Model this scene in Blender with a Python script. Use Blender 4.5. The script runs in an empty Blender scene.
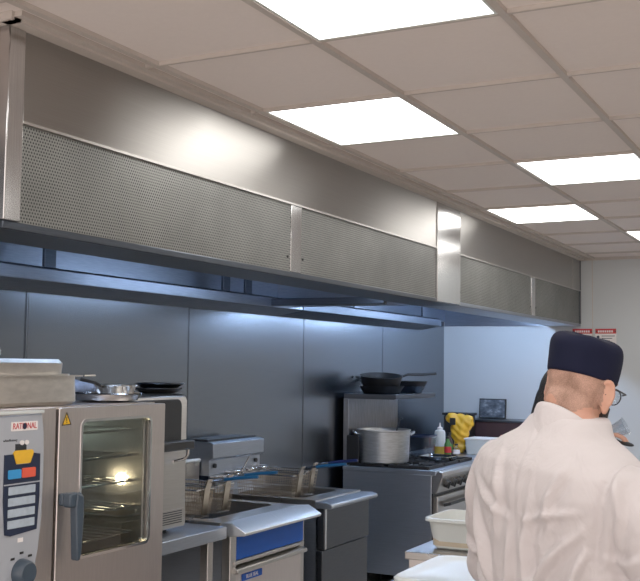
import bpy, bmesh, math, random
import numpy as np
from mathutils import Vector, Matrix
random.seed(7)
PI = math.pi
SC = bpy.context.scene
COL = SC.collection

# ------------------------------------------------------------------ materials
def lin(h):
    h = h.lstrip('#'); o = []
    for i in (0, 2, 4):
        c = int(h[i:i+2], 16)/255
        o.append(c/12.92 if c <= .04045 else ((c+.055)/1.055)**2.4)
    return (*o, 1)

class NT:
    def __init__(s, name):
        s.m = bpy.data.materials.new(name); s.m.use_nodes = True
        s.t = s.m.node_tree; s.n = s.t.nodes; s.l = s.t.links
        s.b = s.n['Principled BSDF']; s.out = s.n['Material Output']
    def new(s, t, **k):
        x = s.n.new(t)
        for a, v in k.items(): setattr(x, a, v)
        return x
    def link(s, a, b): s.l.new(a, b)
    def math(s, op, a, b=None):
        x = s.new('ShaderNodeMath', operation=op)
        for i, v in enumerate((a, b)):
            if v is None: continue
            if isinstance(v, (int, float)): x.inputs[i].default_value = v
            else: s.link(v, x.inputs[i])
        return x.outputs[0]
    def coord(s, scale=(1, 1, 1), kind='Object'):
        c = s.new('ShaderNodeTexCoord'); mp = s.new('ShaderNodeMapping')
        mp.inputs['Scale'].default_value = scale
        s.link(c.outputs[kind], mp.inputs[0]); return mp.outputs[0]
    def noise(s, scale, vec=None, detail=4, rough=.55):
        x = s.new('ShaderNodeTexNoise'); x.inputs['Scale'].default_value = scale
        x.inputs['Detail'].default_value = detail; x.inputs['Roughness'].default_value = rough
        if vec is not None: s.link(vec, x.inputs['Vector'])
        return x.outputs['Fac']
    def ramp(s, fac, stops):
        r = s.new('ShaderNodeValToRGB'); e = r.color_ramp.elements
        while len(e) < len(stops): e.new(.5)
        for q, (p, c) in zip(e, stops): q.position = p; q.color = c
        s.link(fac, r.inputs[0]); return r.outputs[0]
    def bump(s, h, strength, dist=.01):
        b = s.new('ShaderNodeBump'); b.inputs['Strength'].default_value = strength
        b.inputs['Distance'].default_value = dist
        s.link(h, b.inputs['Height']); s.link(b.outputs[0], s.b.inputs['Normal'])

def g(v): return (v, v, v, 1)

def plain(name, col, rough=.5, metal=0, var=.12, nscale=14, bump=0, spec=.5, emit=None):
    t = NT(name); c = lin(col) if isinstance(col, str) else col
    f = t.noise(nscale, t.coord())
    lo = tuple(x*(1-var) for x in c[:3])+(1,); hi = tuple(min(1, x*(1+var)) for x in c[:3])+(1,)
    t.link(t.ramp(f, [(.3, lo), (.7, hi)]), t.b.inputs['Base Color'])
    t.b.inputs['Roughness'].default_value = rough; t.b.inputs['Metallic'].default_value = metal
    t.b.inputs['Specular IOR Level'].default_value = spec
    if bump: t.bump(f, bump)
    if emit: t.b.inputs['Emission Color'].default_value = emit[0]; t.b.inputs['Emission Strength'].default_value = emit[1]
    return t.m

def steel(name, col, rough=.3, streak=(2, 2, 60), var=.1, smudge=.12, metal=1.0, bump=.0):
    t = NT(name); c = lin(col)
    f = t.noise(6, t.coord(streak), 3)
    lo = tuple(x*(1-var) for x in c[:3])+(1,); hi = tuple(min(1, x*(1+var)) for x in c[:3])+(1,)
    t.link(t.ramp(f, [(.3, lo), (.7, hi)]), t.b.inputs['Base Color'])
    big = t.noise(1.3, t.coord(), 2)
    mr = t.new('ShaderNodeMapRange'); t.link(big, mr.inputs[0])
    mr.inputs[1].default_value = 0; mr.inputs[2].default_value = 1
    mr.inputs[3].default_value = max(.04, rough-smudge); mr.inputs[4].default_value = rough+smudge
    if smudge: t.link(mr.outputs[0], t.b.inputs['Roughness'])
    else: t.b.inputs['Roughness'].default_value = rough
    t.b.inputs['Metallic'].default_value = metal
    if bump: t.bump(f, bump, .002)
    return t.m

def perforated():
    t = NT('perforated_steel')
    c = t.new('ShaderNodeTexCoord'); s = t.new('ShaderNodeSeparateXYZ'); t.link(c.outputs['Object'], s.inputs[0])
    P = .0105
    def grid(oy, oz):
        fy = t.math('SUBTRACT', t.math('FRACT', t.math('ADD', t.math('DIVIDE', s.outputs[1], P), oy+200)), .5)
        fz = t.math('SUBTRACT', t.math('FRACT', t.math('ADD', t.math('DIVIDE', s.outputs[2], P*1.732), oz+200)), .5)
        return t.math('SQRT', t.math('ADD', t.math('POWER', t.math('MULTIPLY', fy, P), 2), t.math('POWER', t.math('MULTIPLY', fz, P*1.732), 2)))
    d = t.math('MINIMUM', grid(0, 0), grid(.5, .5))
    hole = t.math('LESS_THAN', d, .0031)
    sm = t.noise(3, t.coord(), 5)
    base = t.ramp(sm, [(.3, lin('#747572')), (.7, lin('#8e8f8b'))])
    mx = t.new('ShaderNodeMixRGB'); t.link(hole, mx.inputs[0]); t.link(base, mx.inputs[1]); mx.inputs[2].default_value = lin('#101012')
    t.link(mx.outputs[0], t.b.inputs['Base Color'])
    t.link(t.math('SUBTRACT', .85, t.math('MULTIPLY', hole, .85)), t.b.inputs['Metallic'])
    t.b.inputs['Roughness'].default_value = .45
    return t.m

def glass(name, tint=(1, 1, 1, 1), rough=.02, ior=1.45):
    t = NT(name); t.n.remove(t.b)
    tr = t.new('ShaderNodeBsdfTransparent'); tr.inputs[0].default_value = tint
    gl = t.new('ShaderNodeBsdfGlossy'); gl.inputs['Roughness'].default_value = rough
    lw = t.new('ShaderNodeLayerWeight'); lw.inputs[0].default_value = .5
    fz = t.math('ADD', t.math('MULTIPLY', t.math('POWER', lw.outputs['Facing'], 4), .7), .04)
    nz = t.noise(8, t.coord()); a = t.math('ADD', fz, t.math('MULTIPLY', nz, .04))
    mx = t.new('ShaderNodeMixShader'); t.link(a, mx.inputs[0]); t.link(tr.outputs[0], mx.inputs[1]); t.link(gl.outputs[0], mx.inputs[2])
    t.link(mx.outputs[0], t.out.inputs[0]); return t.m

def emitter(name, col, strength):
    t = NT(name); t.n.remove(t.b); e = t.new('ShaderNodeEmission')
    nz = t.noise(1.5, t.coord()); r = t.ramp(nz, [(0, tuple(x*.97 for x in col[:3])+(1,)), (1, col)])
    t.link(r, e.inputs[0]); e.inputs[1].default_value = strength
    t.link(e.outputs[0], t.out.inputs[0]); return t.m

M = {}
M['fascia'] = steel('fascia_steel', '#a29f9b', .34, (3, .5, 90), .05, .05)
def vertical_sheen(m, amt):
    nt = m.node_tree; b = nt.nodes['Principled BSDF']; c = nt.nodes.new('ShaderNodeCombineXYZ'); c.inputs[2].default_value = 1
    b.inputs['Anisotropic'].default_value = amt; nt.links.new(c.outputs[0], b.inputs['Tangent'])
vertical_sheen(M['fascia'], .9)
M['perf'] = perforated()
M['strip'] = steel('cover_strip_steel', '#c4c4c4', .17, (2, 60, 1), .12, .08)
M['cheekreflect'] = steel('end_cheek_reflection_steel', '#a87a5f', .5, (2, 2, 20), .05, .05, .5)  # brown of a warm reflection put into the steel colour
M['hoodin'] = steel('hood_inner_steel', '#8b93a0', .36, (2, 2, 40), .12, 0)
M['hooddark'] = steel('hood_dark_shaded_steel', '#4a5059', .36, (2, 2, 40), .12, 0)  # dark hood parts, also the shaded copy of the inner hood steel
M['wallsteel'] = steel('wall_steel', '#7f858c', .27, (1, 1.2, 60), .05, 0)
M['steel'] = steel('appliance_steel', '#bcb9b5', .3, (2, 2, 50), .06, .08)
M['steelwarm'] = steel('oven_steel', '#d2cac6', .38, (2, 40, 2), .05, .06)
M['steelblue'] = steel('cabinet_steel', '#a7afba', .4, (2, 2, 50), .07, .08)
M['steeldark'] = steel('dark_steel', '#53575d', .36, (2, 2, 50), .1, .08)
M['steelgrey'] = steel('stained_steel', '#85868a', .4, (2, 14, 2), .18, .05)
M['chrome'] = steel('bright_metal', '#d8d8d8', .12, (4, 4, 4), .05, .05)
M['rail'] = steel('fryer_rail_steel', '#e4e6e8', .42, (2, 40, 2), .04, .06)
M['pan'] = steel('gastro_pan_steel', '#d4cec6', .36, (3, 3, 8), .12, .08)
M['alu'] = steel('worn_aluminium', '#b7bcc0', .42, (3, 3, 20), .16, .1)
M['wire'] = steel('basket_wire', '#a39a8c', .35, (3, 3, 3), .2, .1)
M['tile'] = plain('ceiling_tile', '#e8ddd7', .9, 0, .015, 60, .05)
M['tbar'] = plain('ceiling_bar', '#bdb3ab', .6, 0, .03)
M['white'] = plain('end_wall_panel', '#c3c8ca', .35, 0, .015, 2)
M['paint'] = plain('painted_wall', '#d2cbc4', .7, 0, .02, 3)
M['floor'] = plain('floor_vinyl', '#aaa49d', .5, 0, .12, 30, .05)
M['black'] = plain('black_plastic', '#15171a', .45, 0, .1)
M['blackiron'] = plain('seasoned_iron', '#0c0c0d', .55, 0, .2, 30)
M['navy'] = plain('navy_panel', '#17223a', .35, 0, .05)
M['slate'] = plain('slate_handle', '#33414f', .4, 0, .08)
M['greypanel'] = plain('grey_control_panel', '#a9aeb7', .35, .1, .02)
M['blue'] = plain('blue_enamel', '#084aa8', .45, 0, .05, spec=.25)
M['bluehandle'] = plain('blue_handle_plastic', '#15507f', .35, 0, .1)
M['darkbluehandle'] = plain('dark_blue_handle_plastic', '#141f52', .35, 0, .1)
M['red'] = plain('red_plastic', '#c2272d', .4, 0, .05)
M['orange'] = plain('red_button', '#e2533c', .4, 0, .05)
M['cyan'] = plain('blue_button', '#2f8fd0', .4, 0, .05)
M['yellow'] = plain('yellow_plastic', '#e5ae25', .45, 0, .1, 20)
M['warn'] = plain('warning_yellow', '#e8b21a', .5, 0, .04)
M['whiteplastic'] = plain('white_plastic', '#cfd4d1', .3, 0, .02)
M['display'] = plain('pale_display', '#aab8c6', .3, 0, .12, 40)
M['label'] = plain('white_label', '#ece6e4', .5, 0, .02)
M['maroon'] = plain('maroon_box', '#3a2428', .5, 0, .1)
M['green'] = plain('green_label', '#3f7a35', .5, 0, .1)
M['cloth'] = plain('blue_white_cloth', '#9fb0cf', .9, 0, .35, 25, .3)
M['oil'] = plain('yellow_oil', '#b99a3a', .25, 0, .05)
M['cream'] = plain('batter', '#b9ab93', .6, 0, .08, 30)
M['cavity'] = plain('oven_cavity', '#3a3d3e', .5, .3, .2, 6)
M['food'] = plain('baked_food', '#8a6a3c', .7, 0, .3, 30, .4)
M['glass'] = glass('oven_glass', (.36, .40, .39, 1))
M['clear'] = glass('clear_plastic', (.86, .88, .9, 1), .15)
M['lens'] = glass('spectacle_lens', (.93, .95, .95, 1))
M['lamp'] = emitter('oven_lamp', (1, .72, .42, 1), 110)
M['panel'] = emitter('light_diffuser', (1, .965, .92, 1), 6.5)
M['tube'] = emitter('hood_lamp', (.50, .68, 1, 1), 22)
M['tubefar'] = emitter('far_hood_lamp', (.46, .65, 1, 1), 95)

def fabric(name, col, var=.05, bump=.15, scale=400):
    t = NT(name); c = lin(col); f = t.noise(scale, t.coord(), 2); b = t.noise(7, t.coord(), 4)
    lo = tuple(x*(1-var) for x in c[:3])+(1,)
    t.link(t.ramp(b, [(.3, lo), (.7, c)]), t.b.inputs['Base Color'])
    t.b.inputs['Roughness'].default_value = .85; t.b.inputs['Specular IOR Level'].default_value = .2
    t.b.inputs['Sheen Weight'].default_value = .15
    t.bump(f, bump, .001); return t.m
M['jacket'] = fabric('white_cotton', '#cbc4c5', .03)
def creases(m):
    nt = m.node_tree; b = nt.nodes['Principled BSDF']; old = b.inputs['Normal'].links[0].from_node
    tc = nt.nodes.new('ShaderNodeTexCoord'); mp = nt.nodes.new('ShaderNodeMapping'); mp.inputs['Scale'].default_value = (1.6, 1.0, 1.0); mp.inputs['Rotation'].default_value = (0, .6, 0)
    n = nt.nodes.new('ShaderNodeTexNoise'); n.inputs['Scale'].default_value = 11; n.inputs['Detail'].default_value = 3; n.inputs['Distortion'].default_value = 1.2
    bp = nt.nodes.new('ShaderNodeBump'); bp.inputs['Strength'].default_value = .35; bp.inputs['Distance'].default_value = .02
    nt.links.new(tc.outputs['Object'], mp.inputs[0]); nt.links.new(mp.outputs[0], n.inputs['Vector']); nt.links.new(n.outputs['Fac'], bp.inputs['Height'])
    nt.links.new(old.outputs[0], bp.inputs['Normal']); nt.links.new(bp.outputs[0], b.inputs['Normal'])
creases(M['jacket'])
M['trouser'] = fabric('dark_trouser', '#23252b')
M['cap'] = fabric('navy_cotton', '#0a0f28', .2, .3)
M['cap'].node_tree.nodes['Principled BSDF'].inputs['Sheen Weight'].default_value = 0
M['blackcloth'] = fabric('black_cotton', '#131316')
def skin(name, base, red):
    t = NT(name); f = t.noise(18, t.coord(), 4)
    t.link(t.ramp(f, [(.35, lin(base)), (.7, lin(red))]), t.b.inputs['Base Color'])
    t.b.inputs['Roughness'].default_value = .5
    t.b.inputs['Subsurface Weight'].default_value = .06
    t.b.inputs['Subsurface Radius'].default_value = (.01, .004, .002)
    t.bump(t.noise(220, t.coord(), 2), .12, .001); return t.m
M['skin'] = skin('skin', '#d3a188', '#c88d78')
def stubble():
    t = NT('stubble'); f = t.noise(16, t.coord(), 3); h = t.noise(500, t.coord(), 2)
    a = t.ramp(f, [(.42, lin('#c99c88')), (.66, lin('#9b7563'))])
    b = t.ramp(h, [(.4, g(.7)), (.6, g(1.0))])
    mx = t.new('ShaderNodeMixRGB', blend_type='MULTIPLY'); mx.inputs[0].default_value = 1
    t.link(a, mx.inputs[1]); t.link(b, mx.inputs[2]); t.link(mx.outputs[0], t.b.inputs['Base Color'])
    t.b.inputs['Roughness'].default_value = .7; return t.m
M['stubble'] = stubble()
M['beard'] = plain('dark_beard', '#1f1816', .75, 0, .3, 300, .6)
M['hair'] = plain('black_hair', '#0d0c0e', .5, 0, .3, 200, .4)
M['eye'] = plain('eye_white', '#e6e2dd', .2, 0, .02)
def screen_reflection():
    t = NT('cloudy_reflection_screen'); f = t.noise(9, t.coord((1, 1, 1.6)), 3, .6)  # noise colours paint cloudy reflections onto the screen
    t.link(t.ramp(f, [(.35, lin('#394049')), (.5, lin('#5d656f')), (.62, lin('#9aa3ad'))]), t.b.inputs['Base Color'])
    t.b.inputs['Roughness'].default_value = .2; return t.m
M['screen'] = screen_reflection()

# ------------------------------------------------------------------ mesh builder
def wloc(o):
    v = Vector((0, 0, 0))
    while o is not None: v += o.location; o = o.parent
    return v

class MB:
    def __init__(s): s.v = []; s.f = []
    def add(s, vs, fs, mat=None):
        k = len(s.v)
        s.v += [tuple((mat @ Vector(p)) if mat else p) for p in vs]
        s.f += [tuple(i+k for i in f) for f in fs]; return s
    def box(s, a, b, mat=None):
        x0, y0, z0 = a; x1, y1, z1 = b
        return s.add([(x0,y0,z0),(x1,y0,z0),(x1,y1,z0),(x0,y1,z0),(x0,y0,z1),(x1,y0,z1),(x1,y1,z1),(x0,y1,z1)],
                     [(0,3,2,1),(4,5,6,7),(0,1,5,4),(1,2,6,5),(2,3,7,6),(3,0,4,7)], mat)
    def loft(s, rings, caps=True, mat=None):
        n = len(rings[0]); vs = [p for r in rings for p in r]; fs = []
        for i in range(len(rings)-1):
            for j in range(n):
                fs.append((i*n+j, i*n+(j+1) % n, (i+1)*n+(j+1) % n, (i+1)*n+j))
        if caps: fs.append(tuple(reversed(range(n)))); fs.append(tuple(range((len(rings)-1)*n, len(rings)*n)))
        return s.add(vs, fs, mat)
    def prism(s, poly, axis, lo, hi, mat=None):
        # poly: 2-d points; axis 'x': (y,z), 'y': (x,z), 'z': (x,y)
        def p3(p, t): return {'x': (t, p[0], p[1]), 'y': (p[0], t, p[1]), 'z': (p[0], p[1], t)}[axis]
        return s.loft([[p3(p, lo) for p in poly], [p3(p, hi) for p in poly]], True, mat)
    def ring(s, outer, inner, axis, lo, hi):
        def p3(p, t): return {'x': (t, p[0], p[1]), 'y': (p[0], t, p[1]), 'z': (p[0], p[1], t)}[axis]
        n = len(outer); vs = [p3(p, lo) for p in outer]+[p3(p, hi) for p in outer]+[p3(p, lo) for p in inner]+[p3(p, hi) for p in inner]
        fs = []
        for j in range(n):
            k = (j+1) % n
            fs += [(j, k, n+k, n+j), (2*n+j, 3*n+j, 3*n+k, 2*n+k), (n+j, n+k, 3*n+k, 3*n+j), (j, 2*n+j, 2*n+k, k)]
        return s.add(vs, fs)
    def tube(s, pts, r, n=8, mat=None, closed=False):
        pts = [Vector(p) for p in pts]; rs = r if isinstance(r, (list, tuple)) else [r]*len(pts)
        rings = []; up = None
        for i, p in enumerate(pts):
            a = pts[i-1] if i > 0 else (pts[-1] if closed else p); b = pts[i+1] if i < len(pts)-1 else (pts[0] if closed else p)
            d = (b-a).normalized()
            if up is None: up = Vector((0, 0, 1)) if abs(d.z) < .9 else Vector((1, 0, 0))
            x = d.cross(up)
            if x.length < 1e-5: x = d.cross(Vector((0, 1, 0)))
            x.normalize(); y = x.cross(d).normalized(); up = y
            rings.append([tuple(p+x*(math.cos(2*PI*k/n)*rs[i])+y*(math.sin(2*PI*k/n)*rs[i])) for k in range(n)])
        if closed: rings.append(rings[0]); return s.loft(rings, False, mat)
        return s.loft(rings, True, mat)
    def lathe(s, prof, c=(0, 0, 0), n=32, mat=None, sx=1, sy=1):
        rings = [[(c[0]+max(r, 1e-4)*math.cos(2*PI*k/n)*sx, c[1]+max(r, 1e-4)*math.sin(2*PI*k/n)*sy, c[2]+z) for k in range(n)] for r, z in prof]
        return s.loft(rings, True, mat)
    def ell(s, c, r, mat=None, n=20, m=12):
        rings = []
        for i in range(m+1):
            t = -PI/2+PI*i/m; q = max(math.cos(t), 1e-3)
            rings.append([(c[0]+r[0]*q*math.cos(2*PI*k/n), c[1]+r[1]*q*math.sin(2*PI*k/n), c[2]+r[2]*math.sin(t)) for k in range(n)])
        return s.loft(rings, True, mat)
    def caps(s, pts, rs, n=12):       # chain with rounded ends
        s.tube(pts, rs, n)
        for p, r in zip(pts, rs): s.ell(tuple(p), (r, r, r), None, n, 8)
        return s
    def mesh(s, name, off=Vector((0, 0, 0))):
        me = bpy.data.meshes.new(name)
        me.from_pydata([tuple(Vector(p)-off) for p in s.v], [], s.f)
        bm = bmesh.new(); bm.from_mesh(me); bmesh.ops.recalc_face_normals(bm, faces=bm.faces); bm.to_mesh(me); bm.free()
        return me
    def build(s, name, mat, parent=None, bevel=0, smooth=35, seg=2):
        me = s.mesh(name, wloc(parent)); me.materials.append(M[mat])
        if smooth:
            me.polygons.foreach_set('use_smooth', [True]*len(me.polygons)); me.set_sharp_from_angle(angle=math.radians(smooth))
        o = bpy.data.objects.new(name, me); COL.objects.link(o); o.parent = parent
        if bevel:
            b = o.modifiers.new('bevel', 'BEVEL'); b.width = bevel; b.segments = seg; b.limit_method = 'ANGLE'; b.angle_limit = math.radians(40)
        return o

def rrect(a0, b0, a1, b1, r, n=5):
    out = []
    for cx, cy, t0 in ((a1-r, b1-r, 0), (a0+r, b1-r, PI/2), (a0+r, b0+r, PI), (a1-r, b0+r, 1.5*PI)):
        for i in range(n+1):
            t = t0+PI/2*i/n; out.append((cx+r*math.cos(t), cy+r*math.sin(t)))
    return out

def tag(o, label=None, cat=None, group=None, kind=None):
    if label: o['label'] = label
    if cat: o['category'] = cat
    if group: o['group'] = group
    if kind: o['kind'] = kind
    return o
def thing(name, label, cat, loc=(0, 0, 0), group=None):
    o = bpy.data.objects.new(name, None); COL.objects.link(o); o.location = loc; o.empty_display_size = .1
    return tag(o, label, cat, group)
def lab(o, text): o['label'] = text; return o
def struct(name, mb, mat, parent=None, **k):
    o = mb.build(name, mat, parent, **k)
    if parent is None: o['kind'] = 'structure'
    return o
def dup(root, loc, label, group=None):
    r = root.copy(); COL.objects.link(r); r.location = loc; r['label'] = label
    if group: r['group'] = group
    for ch in list(root.children):
        c = ch.copy(); COL.objects.link(c); c.parent = r
        for q in ch.children:
            d = q.copy(); COL.objects.link(d); d.parent = c
    return r
def text(name, s, size, mat, parent, origin, xdir, updir, ext=.0006, align='CENTER', sx=1.0):
    cu = bpy.data.curves.new(name, 'FONT'); cu.body = s; cu.size = size; cu.extrude = ext; cu.align_x = align; cu.align_y = 'CENTER'
    o = bpy.data.objects.new(name, cu); COL.objects.link(o); bpy.context.view_layer.update()
    me = bpy.data.meshes.new_from_object(o.evaluated_get(bpy.context.evaluated_depsgraph_get()))
    bpy.data.objects.remove(o)
    X = Vector(xdir).normalized(); Y = Vector(updir).normalized(); Z = X.cross(Y)
    off = wloc(parent)
    for v in me.vertices:
        v.co = Vector(origin)-off+X*v.co.x*sx+Y*v.co.y+Z*v.co.z
    me.materials.clear(); me.materials.append(M[mat])
    o = bpy.data.objects.new(name, me); COL.objects.link(o); o.parent = parent; return o

def remeshed(mb, voxel, smooth=4, name='tmp'):
    me = mb.mesh(name); o = bpy.data.objects.new(name, me); COL.objects.link(o)
    r = o.modifiers.new('r', 'REMESH'); r.mode = 'VOXEL'; r.voxel_size = voxel
    if smooth:
        q = o.modifiers.new('s', 'SMOOTH'); q.iterations = smooth; q.factor = .5
    bpy.context.view_layer.update()
    out = bpy.data.meshes.new_from_object(o.evaluated_get(bpy.context.evaluated_depsgraph_get()))
    bpy.data.objects.remove(o); return out
def link_mesh(name, me, mat, parent):
    me.materials.clear(); me.materials.append(M[mat])
    me.polygons.foreach_set('use_smooth', [True]*len(me.polygons))
    o = bpy.data.objects.new(name, me); COL.objects.link(o); o.parent = parent; return o

# ------------------------------------------------------------------ camera (solved from the ceiling grid)
CP, CY, CR = .07365493, -.47554634, .01182469
fw = Vector((math.sin(CY)*math.cos(CP), math.cos(CY)*math.cos(CP), math.sin(CP)))
rt = Vector((math.cos(CY), -math.sin(CY), 0)); up = rt.cross(fw)
rx = math.cos(CR)*rt+math.sin(CR)*up; ux = math.cos(CR)*up-math.sin(CR)*rt
cd = bpy.data.cameras.new('camera'); cam = bpy.data.objects.new('camera', cd); COL.objects.link(cam)
cam.matrix_world = Matrix(((rx.x, ux.x, -fw.x, 0), (rx.y, ux.y, -fw.y, 0), (rx.z, ux.z, -fw.z, 1.6), (0, 0, 0, 1)))
cd.sensor_fit = 'HORIZONTAL'; cd.sensor_width = 36; cd.lens = 1031.68/640*36; cd.clip_start = .05
SC.camera = cam

# ------------------------------------------------------------------ setting
XW, YE, YB, XR, ZC = -3.137, 8.45, -1.3, 3.3, 2.5
struct('floor', MB().box((XW-.1, YB-.1, -.1), (XR+.1, YE+.1, 0)), 'floor')
struct('ceiling', MB().box((XW-.1, YB-.1, ZC+.01), (XR+.1, YE+.1, ZC+.1)), 'tile')
struct('wall_left', MB().box((XW-.1, YB, 0), (XW, YE, ZC+.01)), 'wallsteel')
struct('wall_end', MB().box((XW-.1, YE, 0), (XR+.1, YE+.1, ZC+.01)), 'white')
struct('wall_right', MB().box((XR, YB, 0), (XR+.1, YE, ZC+.01)), 'paint')
GX, GY, GL, GW = -1.8433, 2.4891, .62061, .53878
tn = [0]
def trim(mb, mat, **k):
    tn[0] += 1; return struct('trim_%d' % tn[0], mb, mat, **k)
gb = MB()
xs = [GX+GW*i for i in range(0, 10)]; ys = [GY+GL*j for j in range(-8, 10)]
for x in xs: gb.box((x-.011, YB, ZC-.003), (x+.011, YE, ZC+.01))
for y in ys: gb.box((-1.93, y-.006, ZC-.002), (XR, y+.006, ZC+.01))
trim(gb, 'tbar')
trim(MB().box((-1.955, 1.96, ZC-.012), (-1.91, YE, ZC+.01)).box((-1.91, 1.96, ZC-.004), (-1.885, YE, ZC+.01)), 'tbar')      # edge angle along the hood
trim(MB().box((XW, 1.95, ZC-.012), (-1.91, 1.985, ZC+.01)), 'tbar')
trim(MB().box((-1.955, YE-.03, ZC-.012), (XR, YE, ZC+.01)), 'tbar')
for x in (-1.885, -.62, .6):                                          # end-wall panel joints
    trim(MB().box((x-.03, YE-.006, 0), (x+.022, YE, ZC-.012)), 'white'); trim(MB().box((x+.022, YE-.004, 0), (x+.028, YE, ZC-.012)), 'tbar')
for y in (3.345, 4.57, 5.87, 7.13):                                   # steel wall sheet joints
    trim(MB().box((XW, y-.004, .0), (XW+.0015, y+.004, 1.93)), 'steeldark')
trim(MB().box((XW, 3.36, 0), (XW+.002, 3.43, 1.93)), 'wallsteel')

# ceiling lights
LW, LH = GW-.024, GL-.014
def ceiling_light(ci, rj, label):
    x0 = GX+GW*ci; y0 = GY+GL*rj
    t = thing('ceiling_light', label, 'ceiling light', (x0+GW/2, y0+GL/2, ZC), 'square ceiling light panels')
    cx, cy = x0+GW/2, y0+GL/2
    MB().ring(rrect(cx-LW/2, cy-LH/2, cx+LW/2, cy+LH/2, .002, 1), rrect(cx-LW/2+.008, cy-LH/2+.008, cx+LW/2-.008, cy+LH/2-.008, .002, 1), 'z', ZC-.001, ZC+.009).build('frame', 'whiteplastic', t)
    MB().box((cx-LW/2+.008, cy-LH/2+.008, ZC+.001), (cx+LW/2-.008, cy+LH/2-.008, ZC+.008)).build('diffuser', 'panel', t)
ceiling_light(1, -1, 'bright square ceiling light panel nearest the camera, cut by the top edge')
ceiling_light(0, 1, 'bright square ceiling light panel close to the hood, above the fryers')
ceiling_light(1, 3, 'bright square ceiling light panel above the person in the navy cap')
ceiling_light(0, 5, 'flat looking ceiling light panel beside the far half of the hood')
ceiling_light(1, 7, 'farthest ceiling light panel, a sliver at the right edge')
for ci, rj in ((0, -3), (1, -5), (3, -1), (4, 2), (3, 5), (5, -3), (6, 1), (7, 5), (7, -2), (5, 8), (2, 9), (3, -6)):  # panels out of view, part of them added to brighten the room
    ceiling_light(ci, rj, 'added unseen ceiling light panel outside the photographed area of the kitchen')

# ------------------------------------------------------------------ extraction hoods
XF = -1.955
def hood(y0, y1, label, near):
    t = thing('extraction_hood', label, 'extraction hood', (XF, (y0+y1)/2, 1.95), 'stainless extraction hoods')
    # upper fascia and its lip
    MB().box((XF-.02, y0, 2.245), (XF, y1, ZC-.012)).build('upper_fascia', 'fascia', t)
    MB().box((XF-.03, y0, 2.238), (XF+.004, y1, 2.2455)).build('lip', 'steel', t)
    # perforated panels with cover strip between
    if near: segs = ((y0+.0, 3.545), (3.63, y1)); strips = (3.545, 3.63)
    else: segs = ((y0, 7.0), (7.09, y1)); strips = (7.0, 7.09)
    for a, b in segs:
        pn = MB().box((XF-.02, a, 1.972), (XF-.006, b, 2.238)).build('perforated_panel', 'perf', t)
        for sy in (a+.02, b-.02):
            MB().lathe([(.0, 0), (.0055, 0), (.0055, .004), (0, .005)], (0, 0, 0), 10, Matrix.Translation((XF-.006, sy, 2.03)) @ Matrix.Rotation(PI/2, 4, 'Y')).build('screw', 'black', pn)
    MB().box((XF-.02, strips[0], 1.972), (XF-.001, strips[1], 2.238)).build('cover_strip', 'strip', t, bevel=.002)
    # front gutter, underside and inner upstand
    MB().prism([(XF, 1.972), (XF-.27, 1.972), (XF-.30, 2.02), (XF-.31, 2.02), (XF-.275, 1.957), (XF, 1.950)], 'y', y0-.0, y1).build('front_gutter', 'hooddark' if near else 'hoodin', t, bevel=.003)  # near gutter has its underside shade put into a darker steel colour
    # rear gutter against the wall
    MB().prism([(XW+.002, 2.0), (XW+.002, 1.905), (-2.97, 1.933), (-2.955, 1.94), (-2.955, 1.992), (-2.97, 2.0)], 'y', y0+.002, y1-(.002 if near else .55)).build('rear_gutter', 'hoodin' if near else 'hooddark', t, bevel=.003)  # far gutter coloured darker to dim the lamp glare on it
    # canopy shell: inner back, roof
    MB().box((XW+.002, y0, 2.0), (XW+.012, y1, 2.44)).box((XW+.012, y0, 2.43), (XF-.02, y1, 2.44)).build('canopy_shell', 'hoodin' if near else 'hooddark', t)  # far shell coloured darker against the lamps, near shell keeps the lit tone
    # sloping filter bank
    nf = 6; step = (y1-y0-.06)/nf
    for i in range(nf):
        a = y0+.03+i*step
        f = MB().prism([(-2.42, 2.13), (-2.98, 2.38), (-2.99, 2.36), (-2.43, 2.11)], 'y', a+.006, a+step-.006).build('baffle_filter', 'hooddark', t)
    hy = (3.32, 4.70, 4.93) if near else (6.35, 7.6)
    for y in hy:
        MB().box((-3.0, y-.035, 1.99), (-2.985, y+.035, 2.13)).build('bracket', 'hooddark', t, bevel=.002)
    # lamp housings tucked behind the front gutter
    n = 2
    for i in range(n):
        yc = y0+(y1-y0)*(i+.5)/n
        lp = MB().prism([(-2.36, 2.06), (-2.30, 2.10), (-2.30, 2.12), (-2.38, 2.12)], 'y', yc-.55, yc+.55).build('lamp_housing', 'hoodin', t)
        MB().tube([(-2.36, yc-.5, 2.05), (-2.36, yc+.5, 2.05)], .013, 10).build('lamp_tube', 'tube' if near else 'tubefar', lp)
    # end cheeks
    for y, d in ((y0, .012), (y1-.012, .012)):
        MB().box((XW+.012, y, 1.96), (XF-.02, y+d, ZC-.012)).build('end_cheek', 'cheekreflect' if y == y0 and near else 'hoodin', t)
    # corner post or wide joint strip
    if near:
        MB().box((XF-.03, y0-.006, 1.972), (XF+.008, y0+.055, ZC-.012)).build('corner_post', 'strip', t, bevel=.003)
    return t
h1 = hood(1.99, 5.515, 'near half of long stainless steel extraction hood, above the combi oven', True)
MB().box((XF-.02, 5.15, 1.955), (XF+.006, 5.514, ZC-.012)).build('joint_strip', 'strip', h1, bevel=.003)
MB().box((-3.1, 5.13, 1.945), (-2.25, 5.17, 1.985)).build('divider_beam', 'hooddark', h1, bevel=.003)
h2 = hood(5.52, YE-.005, 'far half of long stainless steel extraction hood, running to the end wall', False)
MB().box((XF-.02, YE-.28, 2.25), (XF+.003, YE-.16, ZC-.012)).build('end_strip', 'fascia', h2)
MB().box((XF-.02, YE-.03, 1.972), (XF+.004, YE-.006, ZC-.012)).build('end_post', 'steeldark', h2)

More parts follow.
